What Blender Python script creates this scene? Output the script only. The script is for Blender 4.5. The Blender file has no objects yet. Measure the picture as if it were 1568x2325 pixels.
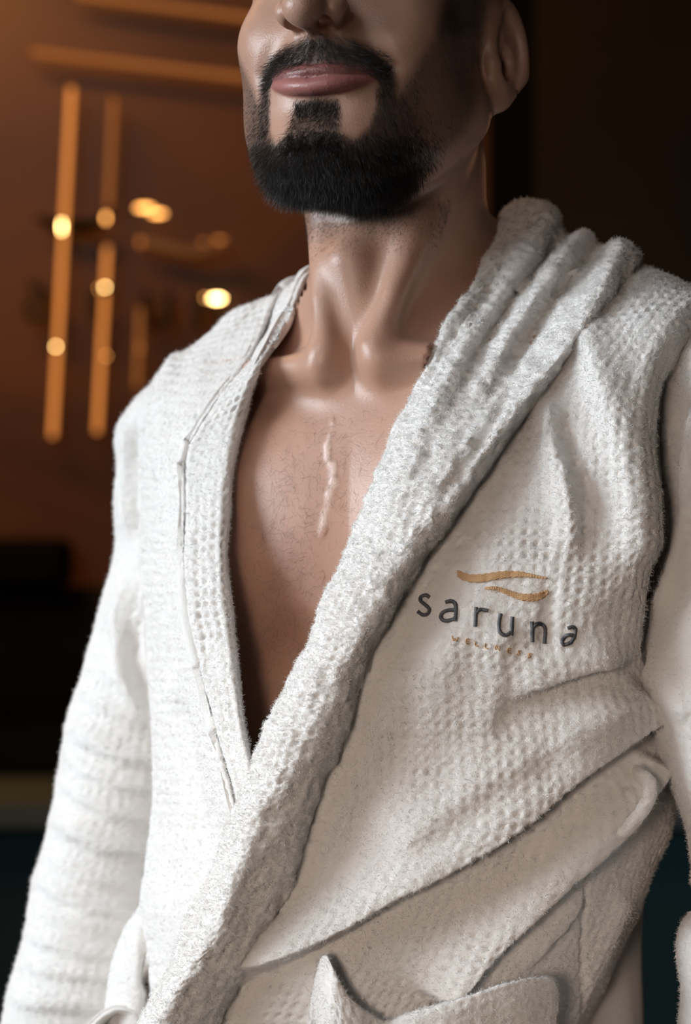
import bpy, math
import numpy as np
from mathutils import Vector

scene = bpy.context.scene
COL = scene.collection
rng = np.random.default_rng(7)

# ------------------------------------------------------------------ camera, world, lights, exposure
CAM_Y, CAM_Z, FPX = -1.5, 1.35, 5600.0
cam_data = bpy.data.cameras.new('camera')
cam_data.sensor_fit = 'VERTICAL'
cam_data.sensor_height = 36.0
cam_data.lens = FPX / 2325 * 36.0
cam_data.dof.use_dof = True
cam_data.dof.focus_distance = 1.385
cam_data.dof.aperture_fstop = 5.2
cam_data.clip_start = 0.05
cam = bpy.data.objects.new('camera', cam_data)
cam.location = (0, CAM_Y, CAM_Z)
cam.rotation_euler = (math.pi / 2, 0, 0)
COL.objects.link(cam)
scene.camera = cam

world = bpy.data.worlds.new('world')
scene.world = world
world.use_nodes = True
world.node_tree.nodes['Background'].inputs[0].default_value = (0.9, 0.75, 0.6, 1)
world.node_tree.nodes['Background'].inputs[1].default_value = 0.008

scene.view_settings.view_transform = 'Standard'
scene.view_settings.look = 'None'
scene.view_settings.gamma = 1.0
scene.view_settings.exposure = 0.0
scene.view_settings.use_curve_mapping = False


def area(name, loc, target, sx, sy, power, color, spread=180):
    l = bpy.data.lights.new(name, 'AREA')
    l.shape = 'RECTANGLE'
    l.size, l.size_y = sx, sy
    l.energy = power
    l.color = color
    l.spread = math.radians(spread)
    o = bpy.data.objects.new(name, l)
    o.location = loc
    o.rotation_euler = (Vector(target) - Vector(loc)).to_track_quat('-Z', 'Y').to_euler()
    COL.objects.link(o)
    return o


area('daylight_window_light', (-2.2, -0.62, 1.75), (-0.0, 0.0, 1.10), 1.4, 1.2, 13.6, (0.84, 0.93, 1.0), 70)
area('added_overhead_fill', (-1.0, -1.15, 2.72), (-0.05, -0.05, 1.3), 0.7, 0.7, 9, (0.95, 0.96, 1.0))  # added fill from above left for chest and lapels, no lamp there
area('added_front_fill', (-1.1, -3.15, 1.6), (0.0, 0.0, 1.2), 1.3, 1.3, 0.8, (1.0, 0.74, 0.55))  # added weak warm fill from the front
area('added_low_fill', (-0.7, -2.8, 1.45), (0.14, 0.0, 1.07), 0.5, 0.5, 0.74, (1.0, 0.80, 0.66), 26)  # added narrow fill aimed at the torso, kept off the head
area('wall_wash_light', (-1.3, 1.35, 2.7), (-0.9, 2.29, 1.55), 1.4, 0.25, 25, (1.0, 0.45, 0.12))
area('wall_lamp_glow', (0.9, 1.6, 1.7), (0.2, 0.0, 1.55), 0.4, 0.4, 0.35, (1.0, 0.42, 0.2))


# ------------------------------------------------------------------ helpers
def P(px, py, d):
    """world point seen at pixel (px, py) at distance d along the view"""
    px, py, d = np.broadcast_arrays(np.asarray(px, float), np.asarray(py, float), np.asarray(d, float))
    return np.stack([(px - 784) / FPX * d, CAM_Y + d, CAM_Z - (py - 1162.5) / FPX * d], -1)


def proj(p):
    d = p[..., 1] - CAM_Y
    return 784 + p[..., 0] / d * FPX, 1162.5 - (p[..., 2] - CAM_Z) / d * FPX, d


def tag(o, label=None, cat=None, group=None, kind=None):
    if label: o['label'] = label
    if cat: o['category'] = cat
    if group: o['group'] = group
    if kind: o['kind'] = kind
    return o


def mesh_obj(name, verts, faces, mat=None, parent=None, smooth=True, colors=None):
    """verts (N,3); faces (M,k) int array or list of arrays"""
    me = bpy.data.meshes.new(name)
    verts = np.ascontiguousarray(verts, dtype=np.float32)
    if not isinstance(faces, (list, tuple)):
        faces = [faces]
    faces = [np.asarray(f, dtype=np.int32) for f in faces if len(f)]
    loops = np.concatenate([f.ravel() for f in faces])
    totals = np.concatenate([np.full(len(f), f.shape[1], np.int32) for f in faces])
    starts = np.concatenate([[0], np.cumsum(totals)[:-1]]).astype(np.int32)
    me.vertices.add(len(verts))
    me.vertices.foreach_set('co', verts.ravel())
    me.loops.add(len(loops))
    me.loops.foreach_set('vertex_index', loops)
    me.polygons.add(len(totals))
    me.polygons.foreach_set('loop_start', starts)
    me.polygons.foreach_set('loop_total', totals)
    me.update(calc_edges=True)
    me.validate()
    me.polygons.foreach_set('use_smooth', np.full(len(me.polygons), smooth, dtype=bool))
    if colors is not None:
        at = me.color_attributes.new('albedo', 'FLOAT_COLOR', 'POINT')
        c4 = np.ones((len(verts), 4), np.float32)
        c4[:, :3] = colors
        at.data.foreach_set('color', c4.ravel())
    o = bpy.data.objects.new(name, me)
    if mat: me.materials.append(mat)
    if parent: o.parent = parent
    COL.objects.link(o)
    return o


def empty(name, loc=(0, 0, 0)):
    o = bpy.data.objects.new(name, None)
    o.empty_display_size = 0.05
    o.location = loc
    COL.objects.link(o)
    bpy.context.view_layer.update()
    return o


class MB:
    """collects boxes, tubes and prisms into one mesh"""
    def __init__(s): s.v, s.f3, s.f4, s.n = [], [], [], 0

    def add(s, v, f):
        v = np.asarray(v, float); f = np.asarray(f, int) + s.n
        s.v.append(v); s.n += len(v)
        (s.f4 if f.shape[1] == 4 else s.f3).append(f)

    def box(s, a, b):
        (x0, y0, z0), (x1, y1, z1) = a, b
        v = [(x0, y0, z0), (x1, y0, z0), (x1, y1, z0), (x0, y1, z0), (x0, y0, z1), (x1, y0, z1), (x1, y1, z1), (x0, y1, z1)]
        s.add(v, [(0, 3, 2, 1), (4, 5, 6, 7), (0, 1, 5, 4), (1, 2, 6, 5), (2, 3, 7, 6), (3, 0, 4, 7)])
        return s

    def tube(s, pts, rad, seg=10, cap=True):
        pts = np.asarray(pts, float); n = len(pts)
        rad = np.broadcast_to(np.asarray(rad, float), (n,))
        t = np.gradient(pts, axis=0); t /= np.linalg.norm(t, axis=1, keepdims=True) + 1e-12
        up = np.array([0, 0, 1.0]) if abs(t[0, 2]) < 0.9 else np.array([1.0, 0, 0])
        a = np.cross(t, up); a /= np.linalg.norm(a, axis=1, keepdims=True) + 1e-12
        b = np.cross(t, a)
        th = np.linspace(0, 2 * np.pi, seg, endpoint=False)
        ring = pts[:, None] + rad[:, None, None] * (np.cos(th)[None, :, None] * a[:, None] + np.sin(th)[None, :, None] * b[:, None])
        v = ring.reshape(-1, 3)
        i, j = np.meshgrid(np.arange(n - 1), np.arange(seg), indexing='ij')
        j2 = (j + 1) % seg
        f = np.stack([i * seg + j, i * seg + j2, (i + 1) * seg + j2, (i + 1) * seg + j], -1).reshape(-1, 4)
        s.add(v, f)
        if cap:
            for k, c in ((0, pts[0]), (n - 1, pts[-1])):
                vv = np.vstack([ring[k], c])
                jj = np.arange(seg)
                ff = np.stack([jj, (jj + 1) % seg, np.full(seg, seg)], -1)
                s.add(vv, ff if k else ff[:, ::-1])
        return s

    def build(s, name, mat=None, parent=None, smooth=False):
        fs = []
        if s.f4: fs.append(np.vstack(s.f4))
        if s.f3: fs.append(np.vstack(s.f3))
        v = np.vstack(s.v)
        if parent is not None: v = v - np.array(parent.matrix_world.translation)
        return mesh_obj(name, v, fs, mat, parent, smooth)


# vectorised value noise -------------------------------------------------
_tab = rng.random(1 << 16).astype(np.float32)


def vnoise(p, scale, seed=0):
    q = np.asarray(p, np.float64) * scale + 1000.0
    i = np.floor(q).astype(np.int64); f = q - i
    f = f * f * (3 - 2 * f)
    r = 0
    for dx in (0, 1):
        for dy in (0, 1):
            for dz in (0, 1):
                h = ((i[..., 0] + dx) * 73856093 ^ (i[..., 1] + dy) * 19349663 ^ (i[..., 2] + dz) * 83492791 ^ (seed * 7919)) & 0xFFFF
                w = (f[..., 0] if dx else 1 - f[..., 0]) * (f[..., 1] if dy else 1 - f[..., 1]) * (f[..., 2] if dz else 1 - f[..., 2])
                r = r + w * _tab[h]
    return r * 2 - 1


def sstep(a, b, x):
    t = np.clip((x - a) / (b - a), 0, 1)
    return t * t * (3 - 2 * t)


def poly_in(px, py, poly):
    poly = np.asarray(poly, float); inside = np.zeros(px.shape, bool)
    n = len(poly)
    for k in range(n):
        x0, y0 = poly[k]; x1, y1 = poly[(k + 1) % n]
        if y0 == y1: continue
        c = ((y0 > py) != (y1 > py)) & (px < (x1 - x0) * (py - y0) / (y1 - y0) + x0)
        inside ^= c
    return inside


def poly_dist(px, py, pts, closed=False):
    """unsigned distance, signed side (+ right/below of travel direction) and parameter 0..1 along a polyline"""
    pts = np.asarray(pts, float)
    if closed: pts = np.vstack([pts, pts[:1]])
    seg = np.diff(pts, axis=0); L = np.linalg.norm(seg, axis=1); cum = np.concatenate([[0], np.cumsum(L)])
    best = np.full(px.shape, 1e9); side = np.zeros(px.shape); par = np.zeros(px.shape)
    for k in range(len(seg)):
        rx, ry = px - pts[k, 0], py - pts[k, 1]
        t = np.clip((rx * seg[k, 0] + ry * seg[k, 1]) / (L[k] ** 2 + 1e-9), 0, 1)
        dx, dy = rx - t * seg[k, 0], ry - t * seg[k, 1]
        dd = np.hypot(dx, dy)
        m = dd < best
        best = np.where(m, dd, best)
        cr = (seg[k, 0] * ry - seg[k, 1] * rx) / L[k]
        side = np.where(m, np.sign(cr), side)
        par = np.where(m, (cum[k] + t * L[k]) / cum[-1], par)
    return best, side, par


def poly_soft(px, py, poly, soft):
    """1 inside, 0 outside, soft edge"""
    d, _, _ = poly_dist(px, py, poly, True)
    s = np.where(poly_in(px, py, poly), d, -d)
    return sstep(-soft, soft, s)


# ------------------------------------------------------------------ materials
def new_mat(name):
    m = bpy.data.materials.new(name); m.use_nodes = True
    nt = m.node_tree; nt.nodes.clear()
    out = nt.nodes.new('ShaderNodeOutputMaterial')
    b = nt.nodes.new('ShaderNodeBsdfPrincipled')
    nt.links.new(b.outputs[0], out.inputs[0])
    return m, nt, b


def simple(name, color, rough=0.5, metal=0.0, spec=0.5, noise=None):
    m, nt, b = new_mat(name)
    b.inputs['Base Color'].default_value = (*color, 1)
    b.inputs['Roughness'].default_value = rough
    b.inputs['Metallic'].default_value = metal
    b.inputs['Specular IOR Level'].default_value = spec
    if noise:
        sc, amt = noise
        tc = nt.nodes.new('ShaderNodeTexCoord'); n = nt.nodes.new('ShaderNodeTexNoise')
        n.inputs['Scale'].default_value = sc; n.inputs['Detail'].default_value = 6
        r = nt.nodes.new('ShaderNodeValToRGB')
        r.color_ramp.elements[0].position = 0.35; r.color_ramp.elements[1].position = 0.7
        r.color_ramp.elements[0].color = (*[c * (1 - amt) for c in color], 1)
        r.color_ramp.elements[1].color = (*[min(1, c * (1 + amt)) for c in color], 1)
        nt.links.new(tc.outputs['Object'], n.inputs['Vector']); nt.links.new(n.outputs['Fac'], r.inputs[0])
        nt.links.new(r.outputs[0], b.inputs['Base Color'])
    return m


def emit(name, color, strength):
    m, nt, b = new_mat(name)
    b.inputs['Base Color'].default_value = (*[c * 0.12 for c in color], 1)
    b.inputs['Emission Color'].default_value = (*color, 1)
    b.inputs['Emission Strength'].default_value = strength
    return m


def skin_material():
    m, nt, b = new_mat('skin')
    a = nt.nodes.new('ShaderNodeAttribute'); a.attribute_name = 'albedo'
    nt.links.new(a.outputs['Color'], b.inputs['Base Color'])
    b.inputs['Roughness'].default_value = 0.38
    b.inputs['Specular IOR Level'].default_value = 0.5
    b.inputs['Subsurface Weight'].default_value = 0.18
    b.inputs['Subsurface Radius'].default_value = (1.0, 0.35, 0.2)
    b.inputs['Subsurface Scale'].default_value = 0.008
    tc = nt.nodes.new('ShaderNodeTexCoord')
    n = nt.nodes.new('ShaderNodeTexNoise'); n.inputs['Scale'].default_value = 420; n.inputs['Detail'].default_value = 3
    v = nt.nodes.new('ShaderNodeTexVoronoi'); v.inputs['Scale'].default_value = 900
    mx = nt.nodes.new('ShaderNodeMath'); mx.operation = 'ADD'
    nt.links.new(tc.outputs['Object'], n.inputs['Vector']); nt.links.new(tc.outputs['Object'], v.inputs['Vector'])
    nt.links.new(n.outputs['Fac'], mx.inputs[0]); nt.links.new(v.outputs['Distance'], mx.inputs[1])
    bp = nt.nodes.new('ShaderNodeBump'); bp.inputs['Strength'].default_value = 0.16; bp.inputs['Distance'].default_value = 0.0006
    nt.links.new(mx.outputs[0], bp.inputs['Height']); nt.links.new(bp.outputs[0], b.inputs['Normal'])
    return m


def terry_material(name, color=(0.82, 0.80, 0.775)):
    m, nt, b = new_mat(name)
    b.inputs['Base Color'].default_value = (*color, 1)
    b.inputs['Roughness'].default_value = 0.95
    b.inputs['Specular IOR Level'].default_value = 0.15
    b.inputs['Sheen Weight'].default_value = 0.25
    b.inputs['Sheen Roughness'].default_value = 0.5
    tc = nt.nodes.new('ShaderNodeTexCoord')
    n = nt.nodes.new('ShaderNodeTexNoise'); n.inputs['Scale'].default_value = 900; n.inputs['Detail'].default_value = 4; n.inputs['Roughness'].default_value = 0.7
    bp = nt.nodes.new('ShaderNodeBump'); bp.inputs['Strength'].default_value = 0.6; bp.inputs['Distance'].default_value = 0.0012
    nt.links.new(tc.outputs['Object'], n.inputs['Vector'])
    nt.links.new(n.outputs['Fac'], bp.inputs['Height']); nt.links.new(bp.outputs[0], b.inputs['Normal'])
    return m


def hair_material(name, color, rough=0.35):
    m, nt, b = new_mat(name)
    b.inputs['Base Color'].default_value = (*color, 1)
    b.inputs['Roughness'].default_value = rough
    b.inputs['Specular IOR Level'].default_value = 0.6
    return m


M_SKIN = skin_material()
M_TERRY = terry_material('white_terry')
M_PILE = simple('terry_pile', (0.84, 0.82, 0.80), 0.55, 0, 0.4)
M_BEARD = hair_material('dark_beard_hair', (0.012, 0.009, 0.007))
M_CHESTHAIR = hair_material('brown_chest_hair', (0.05, 0.022, 0.012))
# ------------------------------------------------------------------ the man: one continuous skin surface from a blended solid
TH = math.radians(25); RO = math.radians(3.0)
T0 = P(930, 1100, 1.512)
TF = np.array([-math.sin(TH), -math.cos(TH), 0.0])
TL0 = np.array([math.cos(TH), -math.sin(TH), 0.0])
TL = TL0 * math.cos(RO) + np.array([0, 0, math.sin(RO)])
TU = np.cross(TL, -TF); TU /= np.linalg.norm(TU)
if TU[2] < 0: TU = -TU
HY = math.radians(21); HP = math.radians(8)
H0 = np.array([0.019, CAM_Y + 1.47, 1.63])
HF = np.array([-math.sin(HY) * math.cos(HP), -math.cos(HY) * math.cos(HP), math.sin(HP)])
HL = np.array([math.cos(HY), -math.sin(HY), 0.0])
HU = np.cross(HL, -HF); HU = HU if HU[2] > 0 else -HU
RT = np.stack([TL, TF, TU]); RH = np.stack([HL, HF, HU])


def to_torso(p): return (p - T0) @ RT.T * 100
def from_torso(q): return np.asarray(q, float) / 100 @ RT + T0
def to_head(p): return (p - H0) @ RH.T * 100
def from_head(q): return np.asarray(q, float) / 100 @ RH + H0


def ell(p, c, r):
    q = (p - np.asarray(c, p.dtype)) / np.asarray(r, p.dtype)
    k0 = np.sqrt((q * q).sum(-1)) + 1e-6
    q = q / np.asarray(r, p.dtype)
    k1 = np.sqrt((q * q).sum(-1)) + 1e-6
    return k0 * (k0 - 1) / k1


def cap(p, a, b, ra, rb=None):
    rb = ra if rb is None else rb
    a = np.asarray(a, p.dtype); b = np.asarray(b, p.dtype)
    ba = b - a
    h = np.clip(((p - a) @ ba) / (ba @ ba), 0, 1)
    return np.linalg.norm(p - a - h[:, None] * ba, axis=1) - (ra + (rb - ra) * h)


def chain(p, pts, rs):
    d = cap(p, pts[0], pts[1], rs[0], rs[1])
    for k in range(1, len(pts) - 1):
        d = np.minimum(d, cap(p, pts[k], pts[k + 1], rs[k], rs[k + 1]))
    return d


def smin(a, b, k):
    h = np.maximum(k - np.abs(a - b), 0) / k
    return np.minimum(a, b) - h * h * k * 0.25


def ssub(a, b, k): return -smin(-a, b, k)


MOUTH_HW = 3.15


def mouth_pt(x, db=0.0, dc=0.0):
    return (x, 9.95 - 0.17 * x * x + db, -5.25 + 0.035 * x * x + dc)


def head_sdf(q):
    ax = np.abs(q[:, 0])
    s = np.stack([ax, q[:, 1], q[:, 2]], -1)
    d = ell(s, (0, -0.6, 5.0), (7.3, 9.2, 8.0))
    d = smin(d, ell(s, (0, 2.0, -0.5), (6.5, 6.6, 8.2)), 2.5)
    d = smin(d, ell(s, (0, 4.9, -4.2), (4.7, 4.75, 4.4)), 1.5)
    d = smin(d, ell(s, (3.8, 5.5, -1.9), (2.5, 2.7, 2.6)), 1.6)
    d = smin(d, ell(s, (3.7, 3.8, -5.0), (2.5, 3.0, 3.0)), 1.6)
    d = smin(d, cap(s, (5.3, 0.2, -5.0), (2.2, 6.9, -9.2), 1.9, 1.6), 2.5)
    d = smin(d, ell(s, (0, 7.7, -9.2), (2.5, 1.9, 1.8)), 1.6)
    d = smin(d, ell(s, (0, 3.0, -7.2), (5.0, 5.2, 2.8)), 2.0)
    # brow, eye sockets, eyelids (above the frame of the photograph)
    d = smin(d, cap(s, (0.8, 8.3, 3.9), (4.8, 6.9, 4.2), 0.9), 1.2)
    d = ssub(d, ell(s, (3.2, 9.3, 2.4), (1.5, 1.4, 1.1)), 0.8)
    d = smin(d, ell(s, (3.2, 7.0, 2.4), (1.35, 1.25, 1.15)), 0.25)
    # nose
    n = cap(s, (0, 8.3, 3.3), (0, 11.3, -1.2), 0.75, 1.0)
    n = smin(n, ell(s, (0, 11.7, -1.85), (1.15, 1.2, 1.05)), 0.7)
    n = smin(n, ell(s, (1.5, 10.15, -1.65), (0.72, 1.15, 0.85)), 0.45)
    n = smin(n, cap(s, (0, 11.4, -2.4), (0, 9.5, -2.5), 0.45), 0.35)
    d = smin(d, n, 0.8)
    d = ssub(d, ell(s, (0.95, 10.5, -2.6), (0.42, 0.75, 0.6)), 0.2)
    # smile folds and the step under the cheeks
    d = ssub(d, chain(s, [(2.1, 9.9, -1.9), (3.2, 9.0, -3.3), (3.9, 8.1, -4.4)], [0.3, 0.42, 0.2]), 0.9)
    # lips
    xs = np.linspace(0, MOUTH_HW, 12)
    lips = chain(s, [mouth_pt(x, -0.25, 0.43 - 0.06 * x) for x in xs], np.interp(xs, [0, 0.9, 1.8, 2.6, MOUTH_HW], [0.36, 0.40, 0.34, 0.22, 0.08]))
    lips = smin(lips, chain(s, [mouth_pt(x, -0.24, -0.57 + 0.15 * x) for x in xs], np.interp(xs, [0, 0.9, 1.8, 2.6, MOUTH_HW], [0.54, 0.53, 0.44, 0.27, 0.06])), 0.09)
    d = smin(d, lips, 0.22)
    d = ssub(d, ell(s, (3.35, 8.35, -4.85), (0.28, 0.3, 0.16)), 0.25)
    d = ssub(d, ell(s, (0, 9.95, -3.7), (0.3, 0.3, 0.7)), 0.5)
    d = ssub(d, ell(s, (0, 9.9, -6.9), (2.0, 0.55, 0.45)), 0.9)
    # ear
    e = s - np.array([7.45, -1.6, -1.1], s.dtype)
    ca, sa = math.cos(math.radians(28)), math.sin(math.radians(28))
    ex = e[:, 0] * ca + e[:, 1] * sa; ey = -e[:, 0] * sa + e[:, 1] * ca
    ct, st = math.cos(math.radians(-10)), math.sin(math.radians(-10))
    ey, ez = ey * ct + e[:, 2] * st, -ey * st + e[:, 2] * ct
    e = np.stack([ex, ey, ez], -1)
    er = ell(e, (0, 0, 0.3), (0.40, 1.40, 2.7))
    rim = np.abs(np.hypot(e[:, 1] / 1.3, (e[:, 2] - 0.4) / 2.55) - 1) * 1.3
    rim = np.sqrt(rim ** 2 + (e[:, 0] - 0.35) ** 2) - 0.34 + 0.3 * sstep(-0.9, -2.2, e[:, 2])
    er = smin(er, rim, 0.3)
    er = smin(er, ell(e, (0.0, 0.75, -2.0), (0.45, 0.75, 1.15)), 0.7)
    er = ssub(er, ell(e, (0.75, 0.30, -0.3), (0.85, 0.65, 1.1)), 0.25)
    er = smin(er, ell(e, (0.35, 1.25, -0.4), (0.4, 0.35, 0.5)), 0.3)
    er = ssub(er, cap(e, (0.75, -0.2, 1.2), (0.75, 0.1, 2.4), 0.38), 0.25)
    d = smin(d, er, 0.9)
    return d


def torso_sdf(q):
    ax = np.abs(q[:, 0])
    s = np.stack([ax, q[:, 1], q[:, 2]], -1)
    d = ell(s, (0, -0.7, -8), (14.3, 10.2, 22))
    d = smin(d, ell(s, (0, -1.5, -32), (11.0, 8.5, 20)), 4)
    d = smin(d, cap(s, (0, -1.5, 3.0), (11, -1.8, 2.8), 5.6, 4.4), 3.5)
    d = smin(d, ell(s, (6.0, 5.2, -2.5), (6.4, 4.0, 6.6)), 2.5)
    d = smin(d, cap(s, (10, -3.5, 4.5), (3.0, -4.5, 13.5), 3.0, 3.2), 5)
    d = smin(d, chain(s, [(2.0, 7.9, 6.9), (7.0, 6.0, 7.5), (11, 3.2, 7.8), (14.0, 0.5, 6.5)], [0.72, 0.5, 0.5, 0.6]), 2.4)
    d = ssub(d, ell(s, (0, 9.8, 8.6), (1.2, 1.8, 1.5)), 1.6)
    d = ssub(d, ell(s, (7.0, 6.2, 10.6), (3.6, 2.4, 1.7)), 2.2)
    d = ssub(d, cap(s, (0, 11.6, 1), (0, 11.2, -12), 0.9, 1.1), 2.0)
    d = ssub(d, ell(s, (3.6, 10.9, -10.5), (3.5, 1.6, 2.2)), 2.0)
    # hips, legs and feet under the hem
    d = smin(d, chain(s, [(7.0, -1, -48), (9.0, -1, -88), (9.5, -3, -124)], [7.0, 5.2, 3.6]), 3)
    d = smin(d, cap(s, (9.5, -3, -128), (10.5, 12, -130), 3.4, 2.6), 2)
    return d


ARMS = [[P(470, 1010, 1.60), P(300, 1780, 1.61), P(150, 2560, 1.57)], [P(1620, 930, 1.46), P(1730, 1800, 1.43), P(1690, 2560, 1.385)]]


def arms_sdf(p):
    """both arms and the relaxed hands at their ends (centimetres)"""
    q = (p * 100).astype(np.float32)
    out = np.full(len(p), 1e3, np.float32)
    for a, sg in zip(ARMS, (-1, 1)):
        c = [k * 100 for k in a]
        d = chain(q, c, [4.0, 3.4, 2.6])
        ax = (c[2] - c[1]); ax = ax / np.linalg.norm(ax)
        fw = np.array([TF[0], TF[1], 0.0]); fw = fw - ax * (fw @ ax); fw /= np.linalg.norm(fw)
        inn = np.cross(ax, fw) * 1.0
        if inn @ np.array([-sg, 0, 0]) < 0: inn = -inn
        at = lambda l, f, i: c[2] + ax * l + fw * f + inn * i
        hq_ = np.stack([(q - at(6, 0.4, 0.2)) @ inn, (q - at(6, 0.4, 0.2)) @ fw, (q - at(6, 0.4, 0.2)) @ ax], -1)
        d = smin(d, ell(hq_, (0, 0, 0), (1.5, 4.0, 5.2)), 1.5)
        for o, ln in ((-2.9, 6.0), (-1.0, 7.3), (0.95, 7.8), (2.8, 7.0)):
            d = smin(d, chain(q, [at(9.5, o, 0.2), at(9.5 + ln * .5, o + .15, 0.9), at(9.5 + ln, o + .1, 2.4)], [0.95, 0.85, 0.68]), 0.4)
        d = smin(d, chain(q, [at(3.0, 3.0, .6), at(6.5, 5.2, 1.8), at(9.8, 5.4, 2.2)], [1.25, 1.0, 0.8]), 0.6)
        out = np.minimum(out, d)
    return out


NA = P(905, 760, 1.505); NB = P(905, 380, 1.505)


def neck_sdf(p):
    q = p * 100
    d = cap(q, NA * 100, NB * 100, 5.5, 5.3)
    return d


def scm(p):
    """the two muscle bands from behind each ear to the notch, and the windpipe"""
    q = p * 100
    d = np.full(len(p), 1e3)
    for sgn in (1, -1):
        a = from_torso((sgn * 1.5, 7.9, 8.0)) * 100
        m = from_head((sgn * 5.4, -2.4, -3.5)) * 100
        ax = (NA * 0.5 + NB * 0.5) * 100
        mid = (a + m) / 2
        v = mid - ax; v[2] = 0; v = v / np.linalg.norm(v)
        mid = np.array([ax[0], ax[1], mid[2]]) + v * 4.95
        d = np.minimum(d, chain(q, [a, a * 0.6 + mid * 0.4 + v * 0.25, mid, m], [0.55, 0.75, 1.05, 1.0]))
    a = from_torso((0, 5.6, 9)) * 100
    b = P(800, 600, 1.463) * 100
    return smin(d, cap(q, a, b, 1.6, 1.7), 1.0)


def body_sdf(p):
    """metres in, centimetres of signed distance out"""
    p = p.astype(np.float32)
    d = torso_sdf(to_torso(p).astype(np.float32))
    d = smin(d, arms_sdf(p), 2.5)
    up = p[:, 2] > 1.28
    if up.any():
        pu = p[up]
        dn = smin(neck_sdf(pu), scm(pu), 1.3)
        du = smin(d[up], dn, 2.2)
        hd = np.full(len(pu), 1e3, np.float32)
        hm = pu[:, 2] > 1.48
        if hm.any(): hd[hm] = head_sdf(to_head(pu[hm]).astype(np.float32))
        d[up] = smin(du, hd, 1.6)
    return d


def surface_nets(f, lo, hi, h):
    lo = np.asarray(lo, float)
    n = np.ceil((np.asarray(hi) - lo) / h).astype(int) + 1
    xs, ys, zs = [lo[k] + h * np.arange(n[k]) for k in range(3)]
    D = np.empty(n, np.float32)
    XY = np.stack(np.meshgrid(xs, ys, indexing='ij'), -1).reshape(-1, 2)
    step = max(1, int(400000 / len(XY)))
    for z0 in range(0, n[2], step):
        zz = zs[z0:z0 + step]
        pts = np.concatenate([np.repeat(XY, len(zz), 0), np.tile(zz, len(XY))[:, None]], 1)
        D[:, :, z0:z0 + step] = f(pts).reshape(n[0], n[1], len(zz))
    S = D < 0
    corners = [(i, j, k) for i in (0, 1) for j in (0, 1) for k in (0, 1)]
    sl = lambda A, c: A[c[0]:n[0] - 1 + c[0], c[1]:n[1] - 1 + c[1], c[2]:n[2] - 1 + c[2]]
    cnt = sum(sl(S, c).astype(np.int8) for c in corners)
    act = np.argwhere((cnt > 0) & (cnt < 8))
    idx = -np.ones(n - 1, np.int64); idx[tuple(act.T)] = np.arange(len(act))
    acc = np.zeros((len(act), 3)); num = np.zeros(len(act))
    for a in corners:
        for b in corners:
            if sum(b) - sum(a) == 1 and all(y >= x for x, y in zip(a, b)):
                da = D[tuple((act + a).T)]; db = D[tuple((act + b).T)]
                m = (da < 0) != (db < 0)
                t = np.where(m, da / np.where(m, da - db, 1), 0)
                acc[m] += (np.array(a) + t[m, None] * (np.array(b) - np.array(a)))
                num[m] += 1
    V = lo + h * (act + acc / num[:, None])
    F = []
    for ax in range(3):
        o = [0, 0, 0]; o[ax] = 1
        A = S[:n[0] - o[0], :n[1] - o[1], :n[2] - o[2]]; B = S[o[0]:, o[1]:, o[2]:]
        e = np.argwhere(A != B)
        u, v = [(1, 2), (2, 0), (0, 1)][ax]
        e = e[(e[:, u] > 0) & (e[:, v] > 0) & (e[:, u] < n[u] - 1) & (e[:, v] < n[v] - 1)]
        du = np.zeros(3, int); du[u] = 1; dv = np.zeros(3, int); dv[v] = 1
        q = np.stack([idx[tuple((e - du - dv).T)], idx[tuple((e - dv).T)], idx[tuple(e.T)], idx[tuple((e - du).T)]], -1)
        ins = A[tuple(e.T)]
        q = np.where(ins[:, None], q, q[:, ::-1])
        F.append(q)
    F = np.vstack(F); F = F[(F >= 0).all(1)]
    return V, F


def sdf_grad(f, V, e=0.0006):
    g = np.stack([f(V + np.eye(3)[k] * e) - f(V - np.eye(3)[k] * e) for k in range(3)], -1)
    g = g.astype(np.float64)
    L = np.linalg.norm(g, axis=1, keepdims=True) + 1e-9
    return g / L, L[:, 0] / (2 * e)


def project(f, V, it=2):
    for _ in range(it):
        d = f(V).astype(np.float64); n, L = sdf_grad(f, V)
        V = V - n * np.clip(d / np.maximum(L, 30), -0.004, 0.004)[:, None]
    return V


def subdivide(V, F, mask):
    """split masked quads in four; neighbours become polygons with extra corners"""
    E = np.concatenate([F[:, [k, (k + 1) % 4]] for k in range(4)]); E.sort(1)
    key = E[:, 0] * len(V) + E[:, 1]
    uk, inv = np.unique(key, return_inverse=True)
    inv = inv.reshape(4, len(F))
    need = np.zeros(len(uk), bool); need[inv[:, mask].ravel()] = True
    mid = -np.ones(len(uk), np.int64); mid[need] = len(V) + np.arange(need.sum())
    a, b = uk[need] // len(V), uk[need] % len(V)
    V2 = np.vstack([V, (V[a] + V[b]) / 2, V[F[mask]].mean(1)])
    cen = len(V) + need.sum() + np.arange(mask.sum())
    Fm = F[mask]; m = mid[inv[:, mask]]
    quads = np.concatenate([np.stack([Fm[:, k], m[k], cen, m[(k + 3) % 4]], -1) for k in range(4)])
    Fo = F[~mask]; mo = mid[inv[:, ~mask]]
    has = (mo >= 0).any(0)
    plain = Fo[~has]
    polys = []
    for f, mm in zip(Fo[has], mo[:, has].T):
        p = []
        for k in range(4):
            p.append(f[k])
            if mm[k] >= 0: p.append(mm[k])
        polys.append(p)
    return V2, quads, plain, polys


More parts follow.
